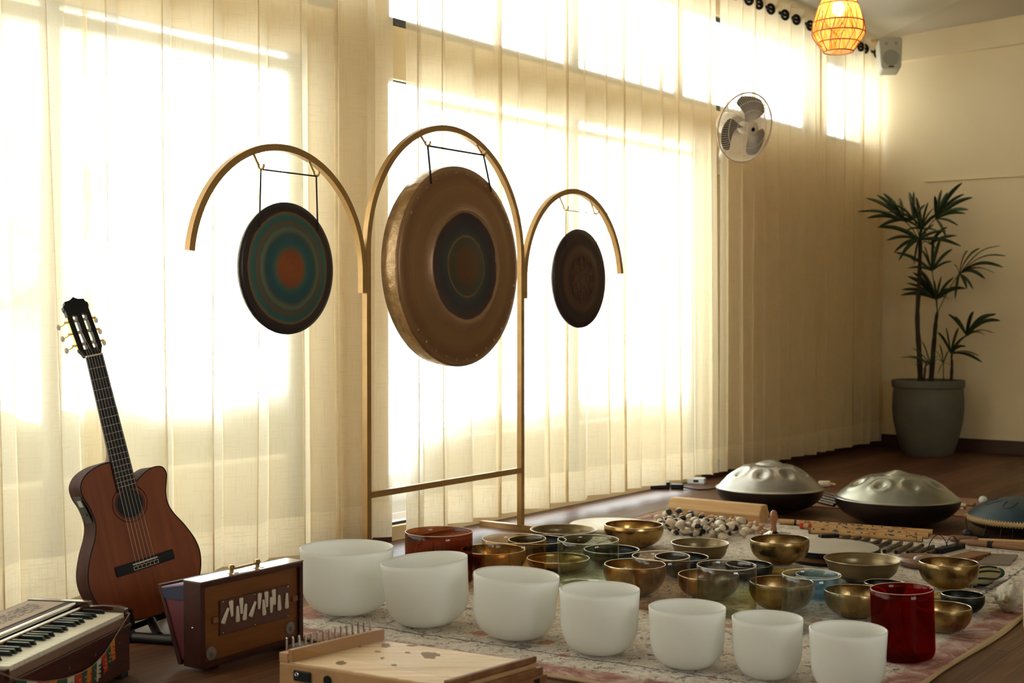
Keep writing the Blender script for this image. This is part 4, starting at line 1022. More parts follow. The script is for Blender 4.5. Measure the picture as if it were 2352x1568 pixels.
# white and steel pieces between the right handpan and the blue drum
def cyl(name, a, b, r, m, label, cat, group=None, z=None):
    A = fl(*a, z or r+.004); B = fl(*b, z or r+.004); o = MB().tube([Vector((0, 0, 0)), B-A], r, 14).build(name, m, None, True, loc=A, sharp=40, bevel=.0015); return tag(o, label, cat, group)
cyl('metal_shaker', (2188, 1160), (2220, 1162), .014, M['silver'], 'pale blue-grey metal cylinder behind the right handpan edge', 'shaker')
cyl('wooden_castanet', (2222, 1157), (2240, 1159), .010, M['brownw'], 'small brown wooden piece beside the metal cylinder', 'percussion piece')
for i, (x, y) in enumerate(((2178, 1172), (2188, 1174), (2199, 1171), (2210, 1168))):
    p = fl(x, y, .004); o = MB().lathe([(0, 0), (.010, 0), (.011, .012), (.007, .024), (0, .030)], 18).build('small_white_bell', M['ivory'], None, True, loc=p); tag(o, 'tiny white cone standing on the reddish mat by the right handpan', 'bell', 'tiny white cones on the mat')
p = fl(2258, 1158, 0); o = MB().sphere((0, 0, .022), .022, 20, 12).build('white_ball', M['white_pl'], None, True, loc=p); tag(o, 'white ball on the floor behind the blue drum', 'ball')
# adapter and cable near the curtain
p = fl(1520, 1122, 0); o = empty('power_adapter', p, 'black power adapter with cable on the floor near the curtains', 'power adapter', rot=(0, 0, -.15))
MB().box((-.02, 0, .020), (.13, .06, .040)).build('brick', M['black'], o, bevel=.006)
MB().box((.085, .0, .014), (.07, .045, .028)).build('plug', M['black'], o, bevel=.006)
MB().tube([(.12, 0, .010), (.16, -.02, .006), (.20, -.05, .005), (.25, -.04, .005), (.29, .0, .006), (.315, -.02, .008)], .004, 6).build('cable', M['black'], o, True)
MB().box((.32, -.03, .012), (.03, .02, .02)).build('connector', M['black'], o, bevel=.004)
p = fl(1600, 1110, 0); o = empty('white_socket_box', p, 'white socket box on the floor by the curtain hem', 'socket', rot=(0, 0, -.3))
MB().box((0, 0, .017), (.10, .055, .034)).build('body', M['white_pl'], o, bevel=.005)
MB().box((0.0, -.0275, .017), (.03, .002, .014)).build('socket', M['black'], o)

# ------------------------------------------------------------------ zither in the foreground
zt_ = .125
A = fl(641, 1512, zt_); B = fl(853, 1462, zt_); Cq = fl(1240, 1516, zt_); Dq = A+(Cq-B)*1.0
print('ZITHER', A, B, Cq, (Cq-B).length, (B-A).length)
e1_ = (Cq-B).normalized(); Lz = (Cq-B).length; e2_ = (B-A).normalized(); Wz = (B-A).length
base = Vector((A.x, A.y, 0)); o = empty('monochord_zither', base, 'pale wooden table zither with metal tuning pins in the foreground', 'zither')
Z3 = Vector((0, 0, 1))
def zq(u0, u1, v0, v1, z0, z1):
    f = lambda u, v, z: e1_*(u*Lz)+e2_*(v*Wz)+Z3*z
    return [f(u0, v0, z0), f(u1, v0, z0), f(u1, v1, z0), f(u0, v1, z0), f(u0, v0, z1), f(u1, v0, z1), f(u1, v1, z1), f(u0, v1, z1)]
BF = [(0, 3, 2, 1), (4, 5, 6, 7), (0, 1, 5, 4), (1, 2, 6, 5), (2, 3, 7, 6), (3, 0, 4, 7)]
def zbox(name, m, *a, par=None, bevel=.002): return MB().add(zq(*a), BF).build(name, m, par or o, bevel=bevel)
zt2 = zt_-.004
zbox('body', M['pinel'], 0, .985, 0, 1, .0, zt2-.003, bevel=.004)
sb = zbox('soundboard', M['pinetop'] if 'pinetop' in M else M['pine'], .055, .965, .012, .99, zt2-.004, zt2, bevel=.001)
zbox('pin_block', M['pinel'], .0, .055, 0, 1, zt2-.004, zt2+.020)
zbox('bridge', mat('bridge_wood', (.34, .17, .065), .4), .055, .085, .0, 1.0, zt2, zt2+.030, bevel=.002)
zbox('tail_rail', M['brownw'], .955, .985, -.01, 1.0, zt2-.002, zt2+.014, bevel=.003)
zbox('tail_block', M['brownw'], .985, 1.012, -.01, 1.02, .0, zt2-.012, bevel=.003)
zbox('tail_rib', M['brownw'], 1.012, 1.03, -.01, 1.03, .07, .092, bevel=.003)
zbox('tail_rib', M['brownw'], 1.012, 1.026, -.01, 1.03, .035, .052, bevel=.003)
zbox('tail_slot', M['black'], 1.03, 1.031, .86, .93, .074, .088, bevel=0)
pins = []
pin0 = MB().tube([(0, 0, 0), (0, 0, .026), (0, 0, .034)], [.0026, .0026, .0021], 8).build('tuning_pin', M['silver'], o, True, sharp=60)
k = 0
for row in range(2):
    for i in range(14):
        u = .016+.022*row; v = .05+.90*(i+.5*row)/14
        q = e1_*(u*Lz)+e2_*(v*Wz)+Z3*(zt2+.018)
        pn = pin0 if k == 0 else pin0.copy()
        if k: C.objects.link(pn)
        pn.location = q; k += 1
for i in range(24):
    v = .06+.88*i/23
    MB().tube([e1_*(.04*Lz)+e2_*(v*Wz)+Z3*(zt2+.008), e1_*(.07*Lz)+e2_*(v*Wz)+Z3*(zt2+.0315), e1_*(.968*Lz)+e2_*(v*Wz)+Z3*(zt2+.0145)], .00028, 4).build('string', M['string'], o)
# carved leaf marks on the soundboard
def spot(px, py, rw, rh, seed):
    c = fl(px, py, zt2); rr2 = random.Random(seed); pts = []
    for i in range(26):
        a = 2*PI*i/26; r_k = rr2.uniform(.65, 1.1); pts.append((px+rw*r_k*math.cos(a), py+rh*r_k*math.sin(a)))
    P_ = [fl(x, y, zt2+.0003)-base for x, y in pts]; n = len(P_)
    MB().add(P_+[p_+Vector((0, 0, .0002)) for p_ in P_], [tuple(range(n))[::-1], tuple(range(n, 2*n))]+[(i, (i+1) % n, n+(i+1) % n, n+i) for i in range(n)]).build('leaf_mark', mat('leaf_mark_brown', (.20, .115, .06), .6) if 'leaf_mark_brown' not in D.materials else D.materials['leaf_mark_brown'], o)
for i, (x, y, rw, rh) in enumerate([(886, 1482, 12, 5), (946, 1482, 15, 2.5), (988, 1504, 22, 9), (868, 1496, 9, 2), (878, 1511, 6, 2.5), (936, 1498, 8, 2), (783, 1522, 13, 5), (905, 1527, 9, 2.2), (826, 1484, 4, 1.6)]): spot(x, y, rw, rh, i)
# front face fittings: jack plate and round hole (front face runs from A along e1)
nf = Vector((e1_.y, -e1_.x, 0))
if nf.y > 0: nf = -nf
def front(u, z): return e1_*(u*Lz)+Z3*z+nf*.0005
mb = MB(); mb.box(front(.145, .091)+nf*.001, (.052, .006, .026), (e1_, -nf, Z3)); mb.build('jack_plate', M['black'], o, bevel=.004)
MB().torus(front(.115, .095)+nf*.0048, .0042, .0012, 16, 6, nf).build('jack_socket', M['silver'], o, True)
MB().tube([front(.295, .090)-nf*.001, front(.295, .090)+nf*.0006], .0125, 24).build('sound_hole', M['black'], o)
# white cloth bag and dark object between the box and the zither
# ------------------------------------------------------------------ shruti box
A = fl(462, 1548); B = fl(697, 1479); ax = (B-A).normalized(); back = Vector((-ax.y, ax.x, 0)); Ls = (B-A).length; Hs = .243; Ds = .068
print('SHRUTI', A, B, Ls)
o = empty('shruti_box', A, 'upright dark wooden reed box with ivory stops beside the guitar', 'shruti box', rot=(0, 0, math.atan2(ax.y, ax.x)))
f0_ = .012
mb = MB(); t = .014
mb.span((0, 0, f0_), (t, Ds, Hs)); mb.span((Ls-t, 0, f0_), (Ls, Ds, Hs)); mb.span((t, 0, f0_), (Ls-t, Ds, f0_+t)); mb.span((t, 0, Hs-t), (Ls-t, Ds, Hs)); mb.build('case', M['mahog'], o, bevel=.002)
MB().span((-.0005, -.001, Hs-.001), (Ls+.0005, Ds, Hs+.003)).build('top_plate', mat('lacquered_top', (.14, .075, .06), .22, coat=.8), o, bevel=.001)
MB().span((t, .012, f0_+t), (Ls-t, .020, Hs-t)).build('front_panel', M['teak'], o)
MB().span((.075, .006, .088), (.345, .0125, .182)).build('stop_plate', M['walnut'], o, bevel=.001)
stops = [(.095, .118, -28), (.115, .135, 8), (.136, .116, 0), (.157, .140, 5), (.176, .120, -6), (.200, .125, -28), (.222, .148, -5), (.243, .118, 4), (.262, .150, 3), (.282, .122, -2), (.300, .152, 8), (.318, .122, 2), (.337, .118, 0)]
def Xs(crx): return crx
sx = [(765, 812, -26), (838, 720, 6), (903, 795, 0), (950, 695, 3), (1000, 775, -8), (1083, 750, -26), (1155, 650, -4), (1207, 735, 4), (1250, 630, 3), (1302, 708, -3), (1345, 605, 6), (1400, 685, 1), (1497, 665, -1)]
for cx_, cy_, rt in sx:
    u = (cx_-525)/(1655-525); xx = t+(Ls-2*t)*(u*1.0)*(1+.10*(1-u)) if False else t+(Ls-2*t)*u
    ytop_ = 440-u*215; ybot = 1385-u*245; zz_ = f0_+t+(Hs-f0_-2*t)*(ybot-cy_)/(ybot-ytop_)
    st_ = MB().tube([(0, 0, .0), (0, 0, .010), (0, 0, .040), (0, 0, .044)], [.0045, .0055, .0082, .006], 12, flat=.5, up=(1, 0, 0)).build('stop', M['ivory'], o, True)
    up = cy_ < 730
    st_.location = (xx, .003, zz_-.022*math.cos(math.radians(rt))); st_.rotation_euler = (0, math.radians(-rt if rt > -20 else 28), 0)
    if not (cy_ < 740 and cx_ < 1390 and cx_ != 1207): st_.location.z += .044*math.cos(math.radians(rt)); st_.rotation_euler = (0, PI+math.radians(28 if rt < -20 else -rt), 0)
    if rt < -20: st_.location.x += .010
mb = MB()
for x, z in ((.085, .178), (.205, .178), (.338, .178), (.085, .093), (.205, .093), (.338, .093)): mb.sphere((x, .005, z), .0022, 8, 6)
for x in (.30,): pass
mb.build('screws', M['silver'], o, True)
for x, z in ((.055, .135), (Ls-.032, .140)):
    MB().span((x-.008, .002, z-.009), (x+.012, .012, z+.006)).build('latch', M['brownw'], o, bevel=.002)
MB().lathe([(0, 0), (.018, 0), (.018, .004), (.008, .006), (.006, .012), (0, .013)], 18).build('corner_knob', M['knob'], o, True, loc=(.045, .012, .045), rot=(PI/2, 0, 0))
MB().lathe([(0, 0), (.018, 0), (.018, .004), (.008, .006), (.006, .012), (0, .013)], 18).build('corner_knob', M['knob'], o, True, loc=(Ls-.045, .012, .055), rot=(PI/2, 0, 0))
MB().sphere((0, 0, 0), .003, 10, 6).build('side_screw', M['silver'], o, True, loc=(-.001, Ds*.45, .12))
mb = MB(); mb.tube([(.155, Ds*.5, Hs+.012), (.24, Ds*.5, Hs+.014)], .0035, 8)
h_ = mb.build('handle', M['brass2'], o, True)
for x in (.145, .245):
    MB().lathe([(0, 0), (.020, 0), (.020, .0015), (0, .002)], 20).build('handle_plate', M['silver'], o, True, loc=(x, Ds*.5, Hs+.003))
    MB().lathe([(0, 0), (.006, 0), (.007, .008), (.010, .013), (.007, .020), (0, .022)], 14).build('handle_knob', M['brass2'], o, True, loc=(x, Ds*.5, Hs+.004))
for x in (.05, .32): MB().span((x, .015, 0), (x+.03, .045, f0_)).build('foot', M['black'], o, bevel=.002)
# bellows opened at the back
mb = MB(); y1 = Ds; y2 = Ds+.095
mb.add([(.004, y1, .03), (Ls-.02, y1, .03), (Ls-.02, y1, Hs-.012), (.004, y1, Hs-.012), (.004, y1+.012, .028), (Ls-.02, y1+.012, .028), (Ls-.02, y2, Hs-.030), (.004, y2, Hs-.030)], BF).build('bellows', mat('purple_bellows', (.10, .012, .022), .5), o)
mb = MB()
mb.add([(.001, y1, Hs-.013), (Ls-.02, y1, Hs-.013), (Ls-.02, y2, Hs-.031), (.001, y2, Hs-.031), (.001, y1, Hs-.009), (Ls-.02, y1, Hs-.009), (Ls-.02, y2, Hs-.027), (.001, y2, Hs-.027)], BF)
mb.build('bellows_cloth', mat('lilac_cloth', (.30, .22, .36), .4), o)
mb = MB(); mb.add([(.0005, y1+.0, Hs-.014), (.0028, y1, Hs-.014), (.0028, y2, Hs-.032), (.0005, y2, Hs-.032), (.0005, y1, Hs-.055), (.0028, y1, Hs-.055), (.0028, y2-.014, Hs-.055), (.0005, y2-.014, Hs-.055)], BF).build('bellows_trim', mat('navy_cloth', (.012, .018, .06), .7), o)
mb = MB(); mb.add([(0, y1+.010, .014), (Ls-.02, y1+.010, .014), (Ls-.02, y1+.022, .014), (0, y1+.022, .014), (0, y2-.006, Hs-.020), (Ls-.02, y2-.006, Hs-.020), (Ls-.02, y2+.006, Hs-.020), (0, y2+.006, Hs-.020)], [(0, 3, 2, 1), (4, 5, 6, 7), (0, 1, 5, 4), (1, 2, 6, 5), (2, 3, 7, 6), (3, 0, 4, 7)]).build('pump_board', M['mahog'], o, bevel=.001)

# ------------------------------------------------------------------ harmonium
O = fl(299, 1549); aL = Vector((-.096, -.529, 0)).normalized(); bL = Vector((-aL.y, aL.x, 0))
if bL.x > 0: bL = -bL
# local frame: x = depth away from the player (to the left), y = along the keyboard towards the camera
o = D.objects.new('harmonium', None); C.objects.link(o); tag(o, 'dark red wooden harmonium keyboard at the lower left corner', 'harmonium')
mw_ = Matrix((( -aL.x, bL.x*1.0, 0, O.x), (-aL.y, bL.y, 0, O.y), (0, 0, 1, 0), (0, 0, 0, 1)))
# columns: X axis = -aL (away from camera), Y axis = bL (to the left), Z up (right handed?)
o.matrix_world = mw_
def hb(name, m, x0, x1, y0, y1, z0, z1, bevel=.002, par=None): return MB().span((x0, y0, z0), (x1, y1, z1)).build(name, m, par or o, bevel=bevel)
LH = .60; WH = .285
hb('body', M['mahog'], -LH, 0, 0, WH, .012, .135, .004)
hb('moulding', M['mahog'], -LH-.004, .004, -.004, WH, .128, .138, .003)
hb('keybed', mat('key_front_wood', (.17, .10, .07), .5), -LH+.02, -.022, .004, .10, .138, .158, .001)
hb('cheek', M['mahog'], -.020, .002, .0, WH, .135, .168, .004)
hb('cheek', M['mahog'], -LH, -LH+.018, .0, WH, .135, .168, .004)
mb = MB(); pts = [(.005, .168), (.005, .178), (.03, .186), (.07, .187), (.105, .183), (.11, .195), (WH, .195), (WH, .168)]
mb.prism(pts, -.020, .002, lambda y, z, x: Vector((x, y, z))).build('cheek_top', mat('lacquered_cheek', (.045, .012, .008), .15, coat=1.0), o, bevel=.002)
nW = 26; kw = (LH-.045)/nW
kw0 = MB().span((-kw+.0008, .006, 0), (0, .100, .012)).build('white_key', mat('ivory_key', (.60, .56, .46), .3), o, bevel=.0015)
kb0 = MB().add([(-.0095, .050, 0), (0, .050, 0), (0, .112, 0), (-.0095, .112, 0), (-.0085, .056, .011), (-.001, .056, .011), (-.001, .112, .011), (-.0085, .112, .011)], BF).build('black_key', mat('black_key', (.012, .018, .020), .18), o, bevel=.001)
first = [True, True]
for i in range(nW):
    k_ = kw0 if i == 0 else kw0.copy()
    if i: C.objects.link(k_)
    k_.location = (-.022-kw*i, 0, .158)
pat = [1, 0, 1, 1, 0, 1, 1]; n = 0
for i in range(nW-1):
    if pat[i % 7]:
        k_ = kb0 if n == 0 else kb0.copy()
        if n: C.objects.link(k_)
        k_.location = (-.022-kw*(i+1)+.0045, 0, .170); n += 1
hb('red_felt', mat('red_felt', (.22, .02, .03), .9), -LH+.02, -.022, .112, .118, .158, .171, 0)
for yy, r_ in ((.126, .006), (.148, .0085)):
    MB().tube([(-LH+.02, yy, .178+(yy-.126)*.3), (-.022, yy, .178+(yy-.126)*.3)], r_, 12).build('rail', M['silver'], o, True)
hb('lid', M['mahog'], -LH+.018, -.020, .156, WH, .135, .192, .002)
ml, nt, out = newmat('fretwork_panel'); pm = nd(nt, 'BsdfPrincipled', Roughness=.6); tc = nd(nt, 'TexCoord'); V = tc.outputs['Object']
mp = nd(nt, 'Mapping'); mp.inputs['Scale'].default_value = (1, 1.0, 1); nt.links.new(V, mp.inputs[0]); nn_ = noise(nt, mp.outputs[0], 38, 1, .4, 2.0)
sp = nd(nt, 'SeparateXYZ'); nt.links.new(V, sp.inputs[0]); my = mth(nt, 'LESS_THAN', mth(nt, 'ABSOLUTE', mth(nt, 'SUBTRACT', sp.outputs[1], .222)), .030); mx = mth(nt, 'LESS_THAN', mth(nt, 'ABSOLUTE', mth(nt, 'ADD', sp.outputs[0], .24)), .17)
cut = mth(nt, 'MULTIPLY', mth(nt, 'MULTIPLY', my, mx), mth(nt, 'LESS_THAN', mth(nt, 'ABSOLUTE', mth(nt, 'SUBTRACT', nn_, .5)), .09))
nt.links.new(mix(nt, cut, (.33, .23, .17), (.05, .022, .016)), pm.inputs['Base Color']); nt.links.new(pm.outputs[0], out.inputs[0])
hb('fretwork_panel', ml, -LH+.028, -.032, .168, WH-.012, .192, .1945, .0005)
hb('foot', M['black'], -.05, -.01, .0, .04, 0, .012); hb('foot', M['black'], -LH+.01, -LH+.05, 0, .04, 0, .012); hb('foot', M['black'], -.05, -.01, WH-.04, WH, 0, .012)
mb = MB(); 
for i in range(4): mb.sphere((-.06-.13*i, -.0005, .10), .004, 8, 6, (1, .4, 1))
mb.build('front_stud', M['walnut'], o, True)
mb = MB()
for i in range(7): mb.span((-LH+.03, WH+.004+.009*i, .04), (-.13, WH+.009+.009*i, .182))
mb.build('bellows', mat('grey_bellows', (.25, .24, .25), .5), o)
hb('bellows_board', M['rosewood'], -LH+.02, -.12, WH+.068, WH+.082, .03, .188)
# prayer flag garland draped on the front
go = D.objects.new('flag_garland', None); C.objects.link(go); tag(go, 'string of small coloured prayer flags draped over the harmonium front', 'garland')
go.matrix_world = mw_
def onfront(px, py):
    r = ray(px, py); n_ = bL; t = ((O-bL*.009)-Vector((0, 0, CH))).dot(n_)/r.dot(n_); return mw_.inverted()@(Vector((0, 0, CH))+r*t)
gp_ = [onfront(*q_) for q_ in ((298, 1408), (262, 1466), (240, 1500), (215, 1527), (190, 1543), (150, 1558), (100, 1566), (40, 1560), (0, 1545))]
gp_ = [Vector((p_.x, -.009, max(.06, p_.z))) for p_ in gp_]
def gpt(t):
    k_ = min(len(gp_)-1.001, t*(len(gp_)-1)); i_ = int(k_); return gp_[i_].lerp(gp_[i_+1], k_-i_)
def gpt_old(t):    # t 0..1 from the right end to the left end
    x = .004-(.004+.52)*t; sag = .150-.128*(1-(2*min(t, 1)-1)**2)**.75
    return Vector((x, -.009, sag))
cordp = [gpt(i/40) for i in range(41)]
MB().tube(cordp, .0012, 6).build('string', mat('twine', (.25, .18, .12), .9), go, True)
cols = ['orange', 'green', 'red', 'cream', 'green', 'orange', 'green', 'red', 'cream', 'green', 'orange', 'red', 'cream', 'green']
gk = random.Random(5)
for i, cn in enumerate(cols):
    t0 = .12+.055*i; t1 = t0+.050
    a, b = gpt(t0), gpt(t1); h = .050
    lean = gk.uniform(-.006, .006); yo = -.001-.003*gk.random()
    drop = Vector((-.004+lean, yo, -h))
    vs = []
    for j in range(5):
        for i2 in range(5):
            u = i2/4; v = j/4; p_ = a.lerp(b, u)+drop*v+Vector((0, -.003*math.sin(u*6+i)*v, 0)); p_.y = min(p_.y, -.0065)
            if p_.z < .004: p_.z = .004+.001*u
            vs.append(p_)
    fs = [(j*5+i2, j*5+i2+1, (j+1)*5+i2+1, (j+1)*5+i2) for j in range(4) for i2 in range(4)]
    f_ = MB().add(vs, fs).build('flag', M[cn], go, True); sdm = f_.modifiers.new('thickness', 'SOLIDIFY'); sdm.thickness = .0006
    c_ = a.lerp(b, .5)+drop*.5; mk = 'green' if cn == 'cream' else ('orange' if cn in ('red', 'green') else 'red')
    mb = MB()
    for q_ in range(3): mb.box((c_.x+.002*math.sin(q_*2), c_.y-.0030, max(.008, c_.z+.010-.010*q_)), (.011-.003*(q_ % 2), .0006, .004))
    mb.build('print', M[mk], f_)

# ------------------------------------------------------------------ guitar
Yg = 4.03
R0 = Vector((.771, .636, 0)); N0 = Vector((.636, -.771, 0)); UP = Vector((0, 0, 1)); be = math.radians(8); al = math.radians(10.7)
upt = (UP*math.cos(be)-N0*math.sin(be)); nt_ = (N0*math.cos(be)+UP*math.sin(be))
gz = upt*math.cos(al)-R0*math.sin(al); gx = R0*math.cos(al)+upt*math.sin(al); gy = -nt_
bp = at(332, 1292, Yg)            # where the bridge sits
gs = .985
org = bp-gz*(.165*gs)
o = D.objects.new('guitar', None); C.objects.link(o); tag(o, 'orange-brown classical cutaway guitar leaning on a black stand', 'guitar')
o.matrix_world = Matrix(((gx.x, gy.x, gz.x, org.x), (gx.y, gy.y, gz.y, org.y), (gx.z, gy.z, gz.z, org.z), (0, 0, 0, 1)))
print('GUITAR', org)
def catmull(P_, n=8):
    out = []
    for i in range(len(P_)-1):
        p0 = P_[max(0, i-1)]; p1 = P_[i]; p2 = P_[i+1]; p3 = P_[min(len(P_)-1, i+2)]
        for k in range(n):
            t = k/n; out.append(tuple(.5*((2*p1[j])+(-p0[j]+p2[j])*t+(2*p0[j]-5*p1[j]+4*p2[j]-p3[j])*t*t+(-p0[j]+3*p1[j]-3*p2[j]+p3[j])*t**3) for j in range(2)))
    out.append(P_[-1]); return out
left = [(0, 0), (-.07, .006), (-.125, .030), (-.165, .075), (-.183, .130), (-.180, .180), (-.158, .235), (-.130, .285), (-.119, .325), (-.124, .370), (-.137, .410), (-.136, .445), (-.112, .473), (-.070, .488), (-.026, .490)]
right = [(0, 0), (.07, .006), (.125, .030), (.165, .075), (.183, .130), (.180, .180), (.158, .235), (.130, .285), (.119, .320), (.121, .355), (.131, .385), (.138, .412), (.128, .434), (.100, .440), (.070, .432), (.045, .418), (.030, .410), (.026, .420), (.026, .455), (.024, .490)]
outl = catmull(left, 6)[::-1]+catmull(right, 6)[1:]   # from neck left, down, up to neck right
outl = [(x*gs, z*gs) for x, z in outl]
DB = .092
MB().prism(outl, .003, DB, lambda x, z, y: Vector((x, y, z))).build('body', M['rosewood'], o, True, sharp=40)
inner = [(x*.985, (z-.24)*.99+.24) for x, z in outl]
MB().prism([(x, z) for x, z in outl], 0.0, .003, lambda x, z, y: Vector((x, y, z))).build('soundboard', M['cedar'], o, True, sharp=40)
mb = MB(); mb.tube([(x, .0, z) for x, z in outl], .0018, 6); mb.build('binding', M['ebony'], o, True)
hz_ = .352*gs
MB().tube([(0, -.0002, hz_), (0, .0008, hz_)], .0425, 48).build('sound_hole', M['black'], o)
mb = MB(); mb.torus((0, -.0002, hz_), .055, .0012, 60, 5, (0, 1, 0)); mb.torus((0, -.0002, hz_), .046, .0010, 60, 5, (0, 1, 0)); mb.build('rosette', M['ebony'], o, True)
def gb(name, m, x0, x1, y0, y1, z0, z1, bevel=.001, par=None): return MB().span((x0, y0, z0), (x1, y1, z1)).build(name, m, par or o, bevel=bevel)
bz = .165*gs
br_ = gb('bridge', M['ebony'], -.094, .094, -.008, 0, bz-.016, bz+.014, .002)
gb('saddle', M['ivory'], -.040, .040, -.011, -.006, bz+.004, bz+.008, .0005)
mb = MB(); 
for z in (bz-.012, bz-.002): mb.span((-.040, -.0095, z), (.040, -.008, z+.0012))
for i in range(7): x = -.040+.0132*i; mb.span((x, -.0095, bz-.012), (x+.0012, -.008, bz-.001))
mb.build('tie_block', M['ivory'], o)
nz_ = .815*gs; fb0 = .395*gs
mb = MB(); w0, w1 = .026, .031
mb.add([(-w1, -.009, fb0), (w1, -.009, fb0), (w0, -.009, nz_), (-w0, -.009, nz_), (-w1, -.001, fb0), (w1, -.001, fb0), (w0, -.001, nz_), (-w0, -.001, nz_)], BF).build('fretboard', M['ebony'], o)
for i in range(1, 19):
    z = nz_-(.650*gs)*(1-2**(-i/12))
    if z < fb0: break
    ww = w0+(w1-w0)*(nz_-z)/(nz_-fb0); MB().tube([(-ww, -.0092, z), (ww, -.0092, z)], .0009, 6).build('fret', M['silver'], o, True)
mb = MB()
path = [(0, .012, nz_+.002), (0, .010, nz_-.05), (0, .011, .56*gs), (0, .016, .51*gs), (0, .035, .492*gs)]
for (x, y, z) in path: pass
ring = []
mb = MB(); vs = []
sec = [(nz_, .025, .020), (nz_-.1, .026, .021), (.58*gs, .028, .023), (.535*gs, .029, .028), (.51*gs, .030, .045), (.492*gs, .031, .075)]
for z, wv, dv in sec:
    for k in range(13):
        a = PI*k/12; vs.append((-wv*math.cos(a), -.001+dv*math.sin(a)**.8 if 0 < k < 12 else -.001, z))
fs = [(i*13+k, i*13+k+1, (i+1)*13+k+1, (i+1)*13+k) for i in range(len(sec)-1) for k in range(12)]+[(i*13, (i+1)*13, (i+1)*13+12, i*13+12) for i in range(len(sec)-1)]+[tuple(range(13))[::-1], tuple((len(sec)-1)*13+k for k in range(13))]
mb.add(vs, fs).build('neck', mat('neck_wood', (.13, .045, .018), .4), o, True, sharp=60)
gb('nut', M['ivory'], -.026, .026, -.0115, -.001, nz_, nz_+.005, .0005)
# headstock, raked back
tl = math.radians(14)
def hs(x, y, z): return Vector((x, y*math.cos(tl)+z*math.sin(tl)-.0, nz_+.004+z*math.cos(tl)-y*math.sin(tl)))
outline = [(-.026, 0), (-.030, .012), (-.036, .022), (-.036, .150), (-.039, .156), (-.039, .166), (-.033, .171), (-.030, .180), (-.014, .182), (-.005, .187), (0, .191), (.005, .187), (.014, .182), (.030, .180), (.033, .171), (.039, .166), (.039, .156), (.036, .150), (.036, .022), (.030, .012), (.026, 0)]
# slots
def rect(x0, x1, z0, z1): return [(x0, z0), (x1, z0), (x1, z1), (x0, z1)]
mb = MB(); 
for a_, b_, z0, z1 in ((-.036, -.022, .022, .135), (-.008, .008, .022, .135), (.022, .036, .022, .135)): mb.prism(rect(a_, b_, z0, z1), -.001, .018, lambda x, z, y: hs(x, y, z))
mb.prism([(-.026, 0), (-.030, .012), (-.036, .022), (.036, .022), (.030, .012), (.026, 0)][::-1], -.001, .018, lambda x, z, y: hs(x, y, z))
mb.prism([(-.036, .135), (-.036, .150), (-.039, .156), (-.039, .166), (-.033, .171), (-.030, .180), (-.014, .182), (-.005, .187), (0, .191), (.005, .187), (.014, .182), (.030, .180), (.033, .171), (.039, .166), (.039, .156), (.036, .150), (.036, .135)][::-1], -.001, .018, lambda x, z, y: hs(x, y, z))
mb.build('headstock', M['ebony'], o)
for sx_ in (-1, 1):
    MB().prism(rect(sx_*.0362-.0012, sx_*.0362+.0012, .028, .132), .003, .015, lambda x, z, y: hs(x, y, z)).build('tuner_plate', M['gold'], o)
    for i in range(3):
        z = .042+.038*i
        tn = MB().tube([hs(sx_*.036, .009, z), hs(sx_*.050, .009, z)], .0035, 8).tube([hs(sx_*.044, .009, z), hs(sx_*.050, .022, z-.002), hs(sx_*.056, .030, z-.002)], .0022, 8).build('tuner', M['gold'], o, True)
        kx = hs(sx_*.060, .034, z-.002)
        MB().sphere(kx, .0095, 14, 8, (.75, .5, 1)).build('button', mat('pearl', (.85, .83, .78), .3) if 'pearl' not in D.materials else D.materials['pearl'], tn, True)
        MB().tube([hs(sx_*.022, .008, z), hs(sx_*.008, .008, z)], .0050, 12).build('string_post', M['ivory'], o, True)
for i in range(6):
    x = -.0215+.0086*i; xb = -.030+.012*i; rs = .0006 if i < 3 else .0005
    zp = .042+.038*(i if i < 3 else 5-i)
    MB().tube([(xb, -.0105, bz), (x, -.0118, nz_+.002), hs((-1 if i < 3 else 1)*.015, .004, zp)], rs, 4).build('string', M['string'], o)
pz = .365*gs
MB().span((-.003, -.030, -.045), (.0, .030, .045)).build('preamp_panel', M['black'], o, bevel=.002, loc=(-.1262*gs, .046, .368*gs), rot=(0, math.radians(-12), 0))
pre = [x for x in D.objects if x.name == 'preamp_panel'][0]
MB().span((-.0045, -.022, .012), (-.003, .008, .032)).build('display', mat('grey_display', (.22, .24, .20), .3), pre)
for i in range(4): MB().tube([(-.006, -.016+.011*i, -.015), (-.002, -.016+.011*i, -.015)], .004, 10).build('knob', M['blackm'], pre, True)
# guitar stand
o = D.objects.new('guitar_stand', None); C.objects.link(o); tag(o, 'low black metal stand holding the guitar', 'guitar stand')
fa, fb = fl(300, 1462, .015), fl(432, 1472, .015); cb = (fa+fb)/2+Vector((-.02, .30, 0)); o.location = Vector(((fa.x+fb.x)/2, (fa.y+fb.y)/2, 0)); ol = o.location.copy()
L2 = lambda v: Vector(v)-ol
MB().tube([L2(fa), L2(fb)], .015, 14).build('front_bar', M['blackm'], o, True)
MB().tube([L2(fa)-Vector((.012, .004, 0)), L2(fa)+Vector((.012, .004, 0))], .019, 14).build('rubber_foot', M['black'], o, True)
gbot = org+gy*.045
top = gbot-Vector((0, 0, .018)); mid = (fa+fb)/2+Vector((-.0, .0, 0))
mid = fl(366, 1462, .02)
MB().tube([L2(mid), L2(top)], .014, 12).build('upright', M['blackm'], o, True)
MB().tube([L2(top), L2(Vector((top.x-.02, top.y+.36, .015)))], .010, 10).build('rear_leg', M['blackm'], o, True)
